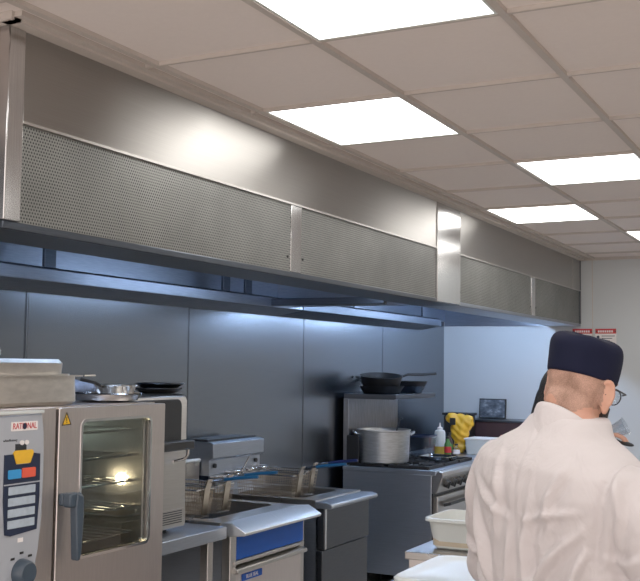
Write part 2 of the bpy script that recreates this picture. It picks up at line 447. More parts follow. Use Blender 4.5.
# ------------------------------------------------------------------ combi oven
OX = -2.2; OY0, OY1, OZ = 2.225, 3.068, 1.465
ov = thing('combi_oven', 'stainless combi oven with glass door and grey control panel at left', 'oven', (-2.6, 2.65, .70))
MB().ring(rrect(OY0, .70, OY1, OZ, .006, 1), rrect(2.56, .80, 3.03, 1.43, .01, 1), 'x', -3.0, OX-.045).build('body', 'steelwarm', ov)
MB().box((-3.0, 2.5, .75), (-2.985, 3.05, 1.45)).build('cavity_back', 'cavity', ov)
MB().box((OX-.045, OY0, .70), (OX-.003, 2.497, OZ)).build('control_fascia', 'steelwarm', ov, bevel=.003)
MB().box((OX-.05, 2.497, .70), (OX-.03, 2.507, OZ-.004)).build('seal', 'black', ov)
# the grey plastic control panel, tapering downwards
pp = [(2.24, 1.444), (2.422, 1.450), (2.432, 1.40), (2.437, 1.30), (2.435, 1.15), (2.425, 1.05), (2.405, .97), (2.395, .90), (2.27, .90), (2.265, .97), (2.252, 1.05), (2.243, 1.15), (2.238, 1.30)]
cpn = MB().prism(pp, 'x', OX-.003, OX+.008).build('control_panel', 'greypanel', ov, bevel=.004)
PX = OX+.008
MB().box((PX-.001, 2.236, 1.449), (PX+.008, 2.424, 1.459)).build('top_rim', 'whiteplastic', cpn, bevel=.002)
nb = MB().prism([(2.268, 1.333), (2.303, 1.333), (2.315, 1.302), (2.372, 1.302), (2.386, 1.333), (2.416, 1.328), (2.418, 1.20), (2.410, 1.104), (2.30, 1.096), (2.278, 1.102), (2.268, 1.20)], 'x', PX, PX+.003).build('key_panel', 'navy', cpn)
MB().box((PX+.003, 2.268, 1.244), (PX+.0036, 2.418, 1.2475)).build('divider', 'greypanel', nb)
MB().prism([(2.303, 1.336), (2.315, 1.304), (2.372, 1.304), (2.386, 1.336), (2.38, 1.343), (2.31, 1.343)], 'x', PX, PX+.005).build('yellow_key', 'yellow', cpn)
MB().prism(rrect(2.283, 1.262, 2.335, 1.288, .004), 'x', PX+.003, PX+.006).build('blue_key', 'cyan', nb)
MB().prism(rrect(2.339, 1.262, 2.395, 1.290, .004), 'x', PX+.003, PX+.006).build('red_key', 'orange', nb)
for i in range(4):
    z = 1.2265-i*.0325
    MB().prism(rrect(2.287, z-.011, 2.397, z+.012, .002), 'x', PX+.003, PX+.005).build('display_window', 'display', nb)
lg = MB().prism(rrect(2.292, 1.400, 2.402, 1.427, .003), 'x', PX, PX+.002).build('logo_plate', 'label', cpn)
text('logo_lettering', 'RATIONAL', .0255, 'red', lg, (PX+.0025, 2.347, 1.4135), (0, 1, 0), (0, 0, 1), .0006, 'CENTER', .80)
MB().prism([(2.345+.008*math.cos(a), 1.4135+.0095*math.sin(a)) for a in [i*PI/8 for i in range(16)]], 'x', PX+.002, PX+.0042).build('logo_dot', 'navy', lg)
text('model_lettering', 'whitefficiency', .0105, 'black', cpn, (PX+.0005, 2.262, 1.374), (0, 1, 0), (0, 0, 1), .0004, 'LEFT')
MB().box((PX, 2.312, 1.338), (PX+.002, 2.357, 1.362)).build('grey_symbol', 'steeldark', cpn)
for y in (2.338, 2.358): MB().prism([(y+.009*math.cos(a), 1.365+.007*math.sin(a)) for a in [i*PI/6 for i in range(12)]], 'x', PX, PX+.0025).build('pale_symbol', 'label', cpn)
MB().box((PX, 2.334, 1.074), (PX+.0015, 2.355, 1.086)).build('small_label', 'label', cpn)
kb = MB().lathe([(.0, 0), (.040, 0), (.040, .008), (.034, .03), (.030, .034), (0, .034)], (0, 0, 0), 28, Matrix.Translation((PX, 2.352, .985)) @ Matrix.Rotation(PI/2, 4, 'Y')).build('dial', 'slate', cpn)
for a in (50, 90, 130):
    a = math.radians(a); y, z = 2.352+.056*math.cos(a), .985+.056*math.sin(a)
    MB().box((PX, y-.008, z-.003), (PX+.001, y+.008, z+.004)).build('dial_mark', 'black', cpn)
# door
dr = MB().ring(rrect(2.509, .72, OY1, OZ-.003, .006, 6), rrect(2.617, .985, 2.983, 1.417, .022, 6), 'x', OX-.03, OX).build('door', 'steelwarm', ov, bevel=.003)
MB().ring(rrect(2.611, .979, 2.989, 1.423, .026, 6), rrect(2.620, .988, 2.980, 1.414, .02, 6), 'x', OX-.006, OX+.002).build('window_trim', 'chrome', dr)
MB().prism(rrect(2.618, .986, 2.982, 1.416, .022, 6), 'x', OX-.02, OX-.014).build('window_glass', 'glass', dr)

hd = MB().loft([[(OX+dx+.0, yy+.5*w*math.cos(a), zz+hh*math.sin(a)*0) for a in (0,)] for dx, yy, zz, w, hh in ()] or [[(0, 0, 0)]*3]*2) if False else MB()
hd.box((OX, 2.512, 1.160), (OX+.02, 2.552, 1.198))
hd.prism(rrect(2.512, 1.155, 2.572, 1.2, .012), 'x', OX+.018, OX+.05)
hd.prism([(2.543, 1.2), (2.572, 1.19), (2.575, 1.12), (2.567, 1.01), (2.562, .99), (2.549, .99), (2.546, 1.03), (2.538, 1.15)], 'x', OX+.025, OX+.055)
hd.build('door_handle', 'slate', dr, bevel=.006, seg=3)
wt = MB().prism([(2.520, 1.407), (2.562, 1.409), (2.541, 1.447)], 'x', OX, OX+.001).build('warning_sticker', 'warn', dr)
MB().ring([(2.5185, 1.406), (2.5635, 1.408), (2.541, 1.449)], [(2.524, 1.4095), (2.558, 1.411), (2.541, 1.4415)], 'x', OX+.001, OX+.0016).build('warning_border', 'black', wt)
MB().box((OX+.001, 2.5395, 1.420), (OX+.002, 2.5428, 1.434)).box((OX+.001, 2.5395, 1.413), (OX+.002, 2.5428, 1.417)).build('warning_mark', 'black', wt)
for z in (.88, 1.01, 1.10, 1.19, 1.28, 1.37):
    r = MB()
    for k in range(2): r.tube([(-2.28-.6*k, 2.57, z), (-2.28-.6*k, 3.02, z)], .004, 6)
    for k in range(9): r.tube([(-2.28, 2.58+k*.054, z), (-2.88, 2.58+k*.054, z)], .0022, 5)
    r.build('oven_rack', 'chrome', ov)
MB().lathe([(0, 0), (.018, 0), (.021, .006), (.014, .016), (0, .018)], (0, 0, 0), 20, Matrix.Translation((-2.36, 3.029, 1.187)) @ Matrix.Rotation(PI/2, 4, 'X')).build('oven_lamp', 'lamp', ov)
for y in (2.62, 2.95):
    for x in (-2.32, -2.9): MB().lathe([(.018, 0), (.022, .01), (.022, .05), (.03, .06)], (x, y-.1 if y < 2.7 else y, .64), 14).build('foot', 'steel', ov)
st = thing('oven_stand', 'open stainless stand carrying the combi oven', 'stand', (-2.6, 2.65, 0))
MB().box((-3.0, OY0, .60), (-2.22, OY1-.01, .64)).build('top', 'steel', st, bevel=.003)
for x in (-2.97, -2.26):
    for y in (OY0+.03, OY1-.04): MB().box((x-.018, y-.018, 0), (x+.018, y+.018, .60)).build('leg', 'steel', st)
MB().box((-2.98, OY0+.02, .2), (-2.24, OY1-.03, .225)).build('shelf', 'steel', st)

# things on the oven -----------------------------------------------------------
def gn_pan(name, label, x0, y0, z0, lx, ly, h, mat='pan', flip=False, rim=.018, group=None):
    t = thing(name, label, 'pan', (x0+lx/2, y0+ly/2, z0), group)
    cx, cy = x0+lx/2, y0+ly/2
    def rr(a, z, r): return [(p[0], p[1], z) for p in rrect(cx-lx/2+a, cy-ly/2+a, cx+lx/2-a, cy+ly/2-a, r, 5)]
    tp = .016; b = MB()
    if not flip:
        b.loft([rr(tp+.012, z0, .02), rr(tp, z0+.012, .03), rr(rim, z0+h-.004, .03), rr(0, z0+h-.004, .03), rr(0, z0+h, .03), rr(rim+.002, z0+h, .03), rr(tp+.003, z0+.014, .03), rr(tp+.014, z0+.004, .02)], True)
    else:
        b.loft([rr(0, z0, .03), rr(0, z0+.004, .03), rr(rim, z0+.004, .03), rr(tp, z0+h-.012, .03), rr(tp+.012, z0+h, .02), rr(tp+.03, z0+h, .02)], True)
    b.build('tray', mat, t); return t
ga = gn_pan('gastronorm_pan', 'deep stainless gastronorm pan resting on the combi oven, lower of the two', -2.56, 2.145, 1.467, .325, .53, .096)
MB().tube([(-2.24, 2.67, 1.561), (-2.238, 2.72, 1.562)], .003, 6).build('rim_tab', 'pan', ga)
gn_pan('gastronorm_pan', 'smaller stainless pan upside down on the deep pan', -2.53, 2.15, 1.5635, .285, .47, .05, 'pan', True)
sp = thing('ladle', 'chrome ladle end lying on the upper pan at the left edge', 'ladle', (-2.40, 2.42, 1.613))
MB().ell((-2.40, 2.425, 1.636), (.022, .022, .022)).build('bowl', 'chrome', sp)
MB().tube([(-2.40, 2.41, 1.63), (-2.42, 2.15, 1.62)], .005, 8).build('handle', 'chrome', sp)
# big round lid
lx, ly = -2.38, 2.955
rl = thing('round_tray', 'large round bright steel tray on top of the combi oven', 'tray', (lx, ly, 1.466))
MB().lathe([(.085, 0), (.112, .006), (.124, .026), (.128, .028), (.123, .031), (.108, .014), (.0, .010)], (lx, ly, 1.467), 40).build('dish', 'chrome', rl)
rb = thing('steel_pan', 'shallow round steel pan standing on the bright round tray', 'pan', (-2.42, 3.0, 1.482))
MB().lathe([(.05, 0), (.062, .006), (.075, .040), (.079, .041), (.077, .044), (.072, .042), (.058, .01), (0, .008)], (-2.42, 3.06, 1.480), 36).build('bowl', 'pan', rb)
MB().tube([(-2.42, 2.985, 1.518), (-2.43, 2.955, 1.532), (-2.45, 2.90, 1.545)], [.004, .006, .007], 8).build('handle', 'blackiron', rb)
cl = thing('folded_cloth', 'blue and white cloth bundled beside the steel pans', 'cloth', (-2.62, 2.96, 1.499))
b = MB()
for dx, dy, dz, r in ((0, 0, .02, .05), (.05, .05, .018, .05), (-.03, .06, .028, .04), (.02, -.05, .015, .045)): b.ell((-2.60+dx*.7, 3.02+dy*.7, 1.490+dz), (r*.8, r, r*.6))
link_mesh('bundle', remeshed(b, .006, 6), 'cloth', None)
bd = bpy.data.objects['bundle']; bd.parent = cl; bd.location = -Vector(cl.location)

# ------------------------------------------------------------------ steel table and the grill / toaster box on it
tb = thing('steel_table', 'open stainless steel table between the combi oven and the fryer', 'table', (-2.7, 3.4, 0))
MB().prism([(-3.12, .925), (-3.12, .893), (-2.37, .893), (-2.37, .875), (-2.35, .875), (-2.35, .925)], 'y', 3.085, 3.735).build('table_top', 'steelblue', tb, bevel=.003)
for x in (-3.08, -2.40):
    for y in (3.12, 3.66): MB().box((x-.02, y-.02, 0), (x+.02, y+.02, .893)).build('leg', 'steel', tb, bevel=.003)
MB().box((-3.1, 3.1, .25), (-2.38, 3.70, .275)).build('shaded_undershelf', 'black', tb)  # black colour stands for the shade below the table top
MB().box((-3.10, 3.1, .3), (-3.09, 3.70, .86)).build('shade_panel', 'black', tb)  # dark sheet standing for the shade under the open table

mw = thing('toaster_oven', 'tall grey box appliance with black door on the steel table behind the oven', 'toaster oven', (-2.66, 3.3, .925))
AX = -2.44; ay0, ay1 = 3.085, 3.555
MB().prism([(AX-.40, .945), (AX, .945), (AX, 1.455), (AX-.01, 1.474), (AX-.03, 1.482), (AX-.40, 1.482)], 'y', ay0, ay1).build('housing', 'steel', mw, bevel=.004)
MB().prism(rrect(ay0+.03, 1.27, ay1-.045, 1.462, .03), 'x', AX, AX+.006).build('black_door', 'black', mw, bevel=.002)
MB().prism(rrect(ay0+.02, .958, ay1-.006, 1.02, .004), 'x', AX, AX+.004).build('vent_grille', 'steel', mw)
for i in range(6): MB().box((AX+.004, ay0+.05, .965+i*.009), (AX+.006, ay1-.03, .969+i*.009)).build('vent_slot', 'steeldark', mw)
bar = MB().box((AX+.03, ay0+.05, 1.262), (AX+.07, ay1-.04, 1.300)).box((AX, ay0+.06, 1.265), (AX+.03, ay0+.09, 1.295)).box((AX, ay1-.10, 1.265), (AX+.03, ay1-.07, 1.295)).build('bar_handle', 'black', mw, bevel=.006)
MB().tube([(AX, ay1-.03, 1.265), (AX+.03, ay1-.03, 1.262), (AX+.03, ay1-.032, 1.235), (AX+.028, ay1-.05, 1.222), (AX+.02, ay1-.12, 1.215)], .006, 8).build('chrome_loop', 'chrome', mw)
for x in (AX-.05, AX-.36):
    for y in (ay0+.06, ay1-.09): MB().lathe([(.018, 0), (.022, .02)], (x, y, .925), 14).build('foot', 'black', mw)
for i, z in enumerate((1.4825, 1.5025)):
    t = thing('black_pan', ['dark shallow round pan on the grey appliance, lower of two', 'dark shallow round pan on the grey appliance, upper of two'][i], 'pan', (-2.56, 3.52, z), 'dark pans on the grey appliance')
    MB().lathe([(.06, 0), (.075, .003), (.098, .018), (.102, .019), (.100, .023), (.092, .021), (.072, .008), (0, .007)], (-2.56, 3.515+.012*i, z), 36).build('dish', 'steeldark' if i else 'blackiron', t)

# ------------------------------------------------------------------ fryers
FX = -2.35
def fryer_body(t, y0, y1, blue):
    MB().ring(rrect(-3.04, y0, -2.40, y1, .004, 1), rrect(-2.90, y0+.06, -2.50, y1-.06, .03, 1), 'z', .86, .932).build('pan_rim', 'steel', t)
    MB().box((-2.90, y0+.06, .70), (-2.50, y1-.06, .705)).build('oil_surface', 'oil' if False else 'blackiron', t)
    MB().box((-3.04, y0, .15), (-2.9, y1, .86)).box((-2.9, y0, .15), (FX-.04, y0+.03, .86)).box((-2.9, y1-.03, .15), (FX-.04, y1, .86)).box((-2.5, y0+.03, .5), (FX-.04, y1-.03, .86)).build('cabinet', 'steelblue', t)
    for x in (-2.98, -2.44):
        for y in (y0+.06, y1-.06): MB().lathe([(.02, 0), (.025, .15)], (x, y, 0), 12).build('leg', 'steel', t)

f1 = thing('deep_fryer', 'stainless fryer with blue front panel and bright sloping front rail', 'fryer', (-2.7, 4.13, 0))
y0, y1 = 3.765, 4.465
fryer_body(f1, y0, y1, True)
MB().prism([(-2.40, .932), (-2.345, .936), (-2.275, .898), (-2.280, .886), (-2.345, .878), (-2.40, .878)], 'y', y0, y1).build('front_rail', 'rail', f1, bevel=.003)
MB().box((FX-.045, y0, .15), (FX, y0+.05, .878)).build('front_post', 'steel', f1, bevel=.003)
MB().box((FX-.045, y1-.045, .15), (FX-.02, y1, .878)).build('front_post', 'steel', f1, bevel=.003)
MB().box((FX-.04, y0+.052, .772), (FX, y1-.047, .878)).build('blue_panel', 'blue', f1, bevel=.002)
MB().box((FX-.045, y0+.03, .755), (FX+.006, y1-.047, .770)).build('drip_lip', 'steel', f1, bevel=.002)
fd = MB().box((FX-.04, y0+.03, .2), (FX-.012, y1-.045, .745)).build('door', 'steelwarm', f1, bevel=.003)
MB().prism([(FX-.012, .748), (FX+.022, .738), (FX+.024, .722), (FX-.012, .715)], 'y', y0+.025, y1-.045).build('door_grip', 'steel', fd, bevel=.002)
bg = MB().prism(rrect(y0+.115, .672, y0+.285, .702, .005), 'x', FX-.012, FX-.009).build('badge', 'blue', fd)
text('badge_lettering', 'BLUE SEAL', .022, 'label', bg, (FX-.0088, y0+.2, .687), (0, 1, 0), (0, 0, 1), .0005)
MB().box((-3.10, y0, .86), (-2.98, y1, 1.115)).build('rear_riser', 'steel', f1, bevel=.004)
MB().tube([(-2.95, y0+.05, 1.10), (-2.93, y0+.05, 1.125), (-2.93, y1-.08, 1.125), (-2.95, y1-.08, 1.10)], .009, 8).build('hanging_bar', 'whiteplastic', f1)

f2 = thing('deep_fryer', 'dark stainless fryer with rounded front rail and tall rear flue box', 'fryer', (-2.7, 4.9, 0))
y0, y1 = 4.64, 5.175
fryer_body(f2, y0, y1, False)
MB().prism([(-2.40, .925), (-2.335, .925), (-2.305, .918), (-2.300, .905), (-2.31, .895), (-2.345, .893), (-2.40, .893)], 'y', y0-.01, y1+.01).build('front_rail', 'steelblue', f2, bevel=.004)
MB().box((FX-.05, y0+.0, .692), (FX, y1, .893)).build('upper_front', 'steeldark', f2, bevel=.003)
MB().box((FX-.05, y0+.0, .15), (FX-.008, y1, .685)).build('door', 'steeldark', f2, bevel=.003)
MB().box((FX-.001, y0+.004, .695), (FX+.003, y0+.022, .89)).build('edge_strip', 'chrome', f2)
bx = MB().prism([(-3.10, 1.035), (-2.93, 1.035), (-2.93, 1.115), (-2.905, 1.125), (-2.905, 1.200), (-2.93, 1.207), (-3.10, 1.207)], 'y', 4.475, 4.985).build('flue_box', 'steelblue', f2, bevel=.003)
MB().box((-3.08, 4.49, 1.207), (-2.95, 4.97, 1.217)).build('flue_grille', 'black', bx)
for y in (4.52, 4.93): MB().lathe([(0, 0), (.012, 0), (.012, .012), (0, .015)], (0, 0, 0), 12, Matrix.Translation((-2.93, y, 1.085)) @ Matrix.Rotation(PI/2, 4, 'Y')).build('bolt', 'black', bx)
MB().tube([(-2.915, 4.90, 1.16), (-2.90, 4.72, 1.02)], .004, 8).build('wire_prop', 'chrome', f2)
MB().box((-3.04, y0, .86), (-3.0, y1, 1.035)).build('rear_panel', 'steelblue', f2)
MB().box((-2.93, 4.48, 1.026), (-2.88, 5.0, 1.036)).build('hanging_ledge', 'chrome', f2, bevel=.003)
for y in (4.62, 4.78, 4.9): MB().box((-2.93, y, 1.04), (-2.86, y+.06, 1.056)).build('clip', 'chrome', f2, bevel=.004)

def make_basket(label, hmat, loc):
    t = thing('fryer_basket', label, 'fryer basket', (0, 0, 0), 'wire fryer baskets')
    L, W, H, tp = .34, .135, .125, .014
    def rect(z):                        # perimeter inset grows downwards
        a = tp*(1-z/H); return [(-L/2+a, -W/2+a, z), (L/2-a, -W/2+a, z), (L/2-a, W/2-a, z), (-L/2+a, W/2-a, z)]
    MB().tube(rect(H), .0035, 6, closed=True).build('rim', 'chrome', t)
    w = MB()
    for z in (0, .018, .036, .054, .072, .09, .108): w.tube(rect(z), .0011, 4, closed=True)
    nx, ny = 24, 10
    for i in range(nx+1):
        u = i/nx; bx_ = -L/2+tp+u*(L-2*tp); tx = -L/2+u*L
        w.tube([(tx, -W/2, H), (bx_, -W/2+tp, 0), (bx_, W/2-tp, 0), (tx, W/2, H)], .0011, 4)
    for i in range(ny+1):
        u = i/ny; by = -W/2+tp+u*(W-2*tp); ty = -W/2+u*W
        w.tube([(-L/2, ty, H), (-L/2+tp, by, 0), (L/2-tp, by, 0), (L/2, ty, H)], .0011, 4)
    w.build('wire_mesh', 'wire', t)
    MB().prism([(L/2-tp+.003, .01), (L/2+.006, H), (L/2+.022, H+.045), (L/2+.028, H+.045), (L/2+.012, H), (L/2-tp+.008, .01)], 'y', -.02, .02).build('front_bracket', 'wire', t)
    hn = MB().tube([(L/2+.01, 0, H+.03), (L/2+.06, 0, H+.042), (L/2+.11, 0, H+.05)], .005, 8).build('handle_rod', 'chrome', t)
    MB().tube([(L/2+.10, 0, H+.048), (L/2+.16, 0, H+.058), (L/2+.27, 0, H+.07)], [.007, .008, .007], 10).build('grip', hmat, hn)
    MB().tube([(-L/2, -.03, H), (-L/2-.02, -.03, H+.015), (-L/2-.02, .03, H+.015), (-L/2, .03, H)], .003, 6).build('hook', 'chrome', t)
    t.location = loc; return t
# ------------------------------------------------------------------ baskets
B1 = make_basket('wire fryer basket nearest the camera, over the blue fronted fryer', 'bluehandle', (-2.74, 3.90, .925))
B2 = dup(B1, (-2.74, 4.07, .93), 'wire fryer basket second from the camera, over the blue fronted fryer', 'wire fryer baskets')
B3 = dup(B1, (-2.72, 4.74, .915), 'wire fryer basket over the dark fryer, left one of its pair', 'wire fryer baskets')
B4 = make_basket('wire fryer basket over the dark fryer with dark blue raised handle, right one', 'darkbluehandle', (-2.74, 4.92, .92))

# ------------------------------------------------------------------ range cooker
rg = thing('range_cooker', 'six burner stainless range cooker with back shelf near the far wall', 'range cooker', (-2.75, 6.8, 0))
ry0, ry1 = 6.35, 7.25; RX = -2.42
MB().box((-3.08, ry0, .24), (RX-.02, ry1, .905)).build('body', 'steelblue', rg, bevel=.004)
MB().box((-3.08, ry0-.006, .905), (RX+.01, ry1+.006, .935)).build('hob_top', 'steelblue', rg, bevel=.004)
MB().box((-3.04, ry0+.02, .935), (RX-.05, ry1-.02, .941)).build('burner_tray', 'blackiron', rg)
for i in range(3):
    for j in range(2):
        cx, cy = -2.93+.32*j, ry0+.15+i*.30
        q = MB(); q.ring(rrect(cx-.145, cy-.14, cx+.145, cy+.14, .01, 1), rrect(cx-.13, cy-.125, cx+.13, cy+.125, .01, 1), 'z', .941, .957)
        for k in range(8):
            a = k*PI/4; q.tube([(cx+.05*math.cos(a), cy+.05*math.sin(a), .956), (cx+.13*math.cos(a), cy+.125*math.sin(a), .956)], .006, 5)
        gr = q.build('pan_support', 'blackiron', rg)
        MB().lathe([(0, 0), (.045, 0), (.045, .008), (.03, .012), (0, .012)], (cx, cy, .941), 18).build('burner_cap', 'steeldark', gr)
# sloping control panel with knobs, oven door
MB().prism([(RX-.02, .90), (RX+.03, .935), (RX+.055, .925), (RX+.06, .905), (RX+.015, .79), (RX-.02, .79)], 'y', ry0, ry1).build('control_panel', 'steel', rg, bevel=.004)
nrm = Vector((.115, 0, -.045)).normalized()
for i in range(7):
    y = ry0+.10+i*.118
    mt = Matrix.Translation((RX+.038, y, .85)) @ nrm.to_track_quat('Z', 'Y').to_matrix().to_4x4()
    MB().lathe([(0, 0), (.027, 0), (.025, .022), (.02, .028), (0, .028)], (0, 0, 0), 18, mt).add(*[[(-.005, -.024, .02), (.005, -.024, .02), (.005, .024, .02), (-.005, .024, .02), (-.005, -.024, .036), (.005, -.024, .036), (.005, .024, .036), (-.005, .024, .036)], [(0, 3, 2, 1), (4, 5, 6, 7), (0, 1, 5, 4), (1, 2, 6, 5), (2, 3, 7, 6), (3, 0, 4, 7)]], mt).build('knob', 'black', rg)
MB().box((RX-.022, ry0+.004, .26), (RX-.012, ry1-.004, .788)).build('door_surround', 'black', rg)
od = MB().box((RX-.015, ry0+.03, .28), (RX+.01, ry1-.03, .765)).build('oven_door', 'steel', rg, bevel=.004)
MB().tube([(RX+.01, ry0+.15, .70), (RX+.05, ry0+.15, .71), (RX+.05, ry1-.15, .71), (RX+.01, ry1-.15, .70)], .011, 8).build('door_handle', 'black', od)
for x in (-3.02, RX-.08):
    for y in (ry0+.06, ry1-.06): MB().lathe([(.022, 0), (.025, .24)], (x, y, 0), 12).build('leg', 'steel', rg)
MB().box((-3.10, 6.39, .90), (-3.06, ry1, 1.385)).build('splashback', 'steelgrey', rg, bevel=.003)
MB().prism([(-3.10, 1.385), (-2.73, 1.385), (-2.715, 1.39), (-2.715, 1.418), (-3.10, 1.418)], 'y', 6.395, 7.14).build('back_shelf', 'steeldark', rg, bevel=.003)

sp = thing('stock_pot', 'large battered aluminium stock pot on the range', 'stock pot', (-2.885, 6.60, .957))
MB().lathe([(.16, 0), (.172, .008), (.180, .21), (.186, .214), (.186, .222), (.178, .222), (.172, .21), (.165, .015), (0, .012)], (-2.855, 6.52, .957), 44).build('body', 'alu', sp)
for s in (-1, 1):
    mt = Matrix.Translation((-2.855, 6.52, 0)) @ Matrix.Rotation(math.radians(30), 4, 'Z')
    MB().tube([(s*q, y, z) for q, y, z in ((.178, -.04, 1.145), (.200, -.04, 1.158), (.208, 0, 1.163), (.200, .04, 1.158), (.178, .04, 1.145))], .007, 8, mt).build('handle', 'alu', sp)
ld = thing('ladle', 'steel ladle standing in the aluminium stock pot', 'ladle', (-2.80, 6.60, .975))
MB().tube([(-2.82, 6.54, .99), (-2.74, 6.52, 1.24), (-2.73, 6.52, 1.26), (-2.715, 6.52, 1.255)], [.006, .006, .007, .007], 8).build('handle', 'steeldark', ld)
MB().ell((-2.825, 6.54, .995), (.035, .035, .02)).build('bowl', 'steel', ld)
bt = thing('black_tray', 'black baking tray leaning on the splashback left of the stock pot', 'tray', (-3.04, 6.42, .957))
MB().prism(rrect(-3.055, .958, -2.965, 1.14, .01), 'y', 6.352, 6.360).build('sheet', 'blackiron', bt, bevel=.003)
MB().box((-3.055, 6.36, .958), (-3.048, 6.374, 1.14)).build('raised_edge', 'blackiron', bt)

def frypan(label, loc, r, h, ang, mat='blackiron', hl=.2, group=None, lift=.06, tilt=0):
    t = thing('frying_pan', label, 'frying pan', (0, 0, 0), group)
    MB().lathe([(r*.78, 0), (r*.82, .004), (r, h), (r+.003, h+.003), (r-.004, h+.003), (r*.8, .008), (0, .006)], (0, 0, 0), 36).build('bowl', mat, t)
    if hl: MB().tube([(r-.005, 0, h-.005), (r+.04, 0, h+.012), (r+.04+hl*.5, 0, h+lift*.6), (r+.04+hl, 0, h+lift)], [.008, .009, .011, .010], 8).build('handle', mat, t)
    t.location = loc; t.rotation_euler = (tilt, 0, ang); return t
frypan('wide black frying pan on the range shelf, bottom of the left stack', (-2.90, 6.58, 1.4185), .155, .05, 2.6, hl=.12, group='black pans on the range shelf')
frypan('deep black pan tilted on top of the left stack on the range shelf', (-2.905, 6.58, 1.448), .148, .095, .6, hl=.20, group='black pans on the range shelf', lift=.02, tilt=.14)
frypan('grey steel pan under the black pan at right on the range shelf', (-2.88, 6.96, 1.4185), .14, .045, -1.8, 'steeldark', .0, 'black pans on the range shelf')
frypan('black pan at right on the range shelf, handle pointing up', (-2.88, 6.97, 1.440), .155, .06, -2.2, hl=.22, group='black pans on the range shelf', lift=.03)
t = thing('oven_tray', 'flat pale tray under the pans at the right end of the range shelf', 'tray', (-2.82, 7.05, 1.4185))

# put the flat tray beside rather than beneath the pans
bpy.data.objects.remove(t)

# things on and beyond the hob
ft = thing('foil_tray', 'shallow shiny tray on the hob in front of the clear tub', 'tray', (-2.60, 6.93, .957))
MB().loft([[(p[0], p[1], z) for p in rrect(-2.72+a, 6.82+a, -2.50-a, 7.04-a, .02)] for a, z in ((.012, .958), (0, .982), (-.008, .982), (-.008, .985), (.004, .985), (.016, .962))]).build('tray', 'chrome', ft)
tu = thing('clear_tub', 'dark rimmed clear plastic tub at the back of the hob', 'tub', (-2.86, 7.1, .957))
tq = MB().loft([[(p[0], p[1], z) for p in rrect(-2.96+a, 7.00+a, -2.72-a, 7.20-a, .03)] for a, z in ((.018, .958), (.012, .965), (0, 1.105), (.004, 1.105), (.016, .968))]).build('tub', 'clear', tu)
MB().ring(rrect(-2.966, 6.994, -2.714, 7.206, .035), rrect(-2.954, 7.006, -2.726, 7.194, .03), 'z', 1.10, 1.112).build('rim', 'navy', tu)

ct = thing('worktop_cabinet', 'low steel worktop cabinet beyond the range, by the end wall', 'cabinet', (-2.78, 7.85, 0))
MB().box((-3.12, 7.27, .90), (-2.38, 8.43, .94)).build('worktop', 'steelblue', ct, bevel=.003)
MB().box((-3.10, 7.29, .1), (-2.42, 8.42, .90)).build('carcass', 'steelblue', ct)
for a, bq in ((7.30, 7.85), (7.86, 8.41)):
    d = MB().box((-2.42, a, .13), (-2.40, bq, .88)).build('door', 'steel', ct, bevel=.003)
    MB().tube([(-2.40, bq-.06, .6), (-2.37, bq-.06, .61), (-2.37, bq-.06, .75), (-2.40, bq-.06, .76)], .006, 8).build('handle', 'chrome', d)
MB().box((-3.09, 7.31, 0), (-2.46, 8.40, .1)).build('plinth', 'black', ct)

bo = thing('squeeze_bottle', 'clear squeeze bottle of yellow oil with pointed nozzle', 'bottle', (-2.80, 7.42, .94))
MB().lathe([(.037, 0), (.041, .006), (.041, .17), (.036, .186), (.018, .196), (.018, .20)], (-2.785, 7.42, .941), 24).build('bottle', 'whiteplastic', bo)
MB().lathe([(.0418, .004), (.0418, .07)], (-2.785, 7.42, .941), 24).build('oil', 'oil', bo)
MB().lathe([(.02, .196), (.02, .21), (.008, .216), (.004, .246), (0, .246)], (-2.785, 7.42, .941), 20).build('nozzle', 'label', bo)
for (x, y, h, c, lm, label) in ((-2.70, 7.36, .15, 'green', 'red', 'small bottle with green label between oil bottle and yellow bag'), (-2.665, 7.45, .09, 'clear', 'label', 'small clear jar in front of the yellow bag'), (-2.74, 7.50, .17, 'maroon', 'green', 'slim dark bottle directly behind the oil bottle')):
    t = thing('small_bottle', label, 'bottle', (x, y, .94), 'small bottles by the range')
    MB().lathe([(.024, 0), (.026, .005), (.026, h*.62), (.012, h*.8), (.012, h*.9)], (x, y, .941), 18).build('bottle', c, t)
    MB().lathe([(.0268, h*.2), (.0268, h*.5)], (x, y, .941), 18).build('label_band', lm, t)
    MB().lathe([(.014, h*.88), (.014, h), (0, h)], (x, y, .941), 14).build('cap', 'black', t)
yb = thing('yellow_bag', 'bright yellow crumpled plastic bag standing on the far worktop', 'bag', (-2.78, 7.72, .94))
b = MB(); b.ell((-2.78, 7.72, 1.12), (.075, .06, .13)); b.ell((-2.78, 7.72, .99), (.05, .05, .05)); b.ell((-2.84, 7.70, 1.21), (.05, .04, .045)); b.ell((-2.72, 7.72, 1.18), (.055, .04, .06))
me = remeshed(b, .008, 4)
for v in me.vertices:
    q = v.co; k = math.sin(q.x*95+q.z*40)*math.sin(q.z*70-q.y*50)*.007; d = Vector((q.x+2.78, q.y-7.72, 0)); v.co = q+(d.normalized()*k if d.length else d)
    if v.co.z < .942: v.co.z = .942
o = link_mesh('bag', me, 'yellow', yb); o.location = -Vector(yb.location); yb.location.x += .05; yb.location.z += .0
MB().prism(rrect(-2.79, 1.16, -2.745, 1.215, .006), 'y', 7.648, 7.656).build('printed_label', 'steeldark', yb)
dc = thing('dark_tin', 'dark grey tin with ridged lid behind the yellow bag', 'tin', (-2.80, 7.93, .94))
MB().box((-2.92, 7.86, .941), (-2.70, 8.0, 1.225)).build('tin', 'steeldark', dc, bevel=.006)
MB().box((-2.93, 7.85, 1.225), (-2.69, 8.01, 1.245)).build('lid', 'blackiron', dc, bevel=.004)
wc = thing('white_tub', 'white square tub with pale lid beside the yellow bag', 'tub', (-2.56, 7.73, .94))
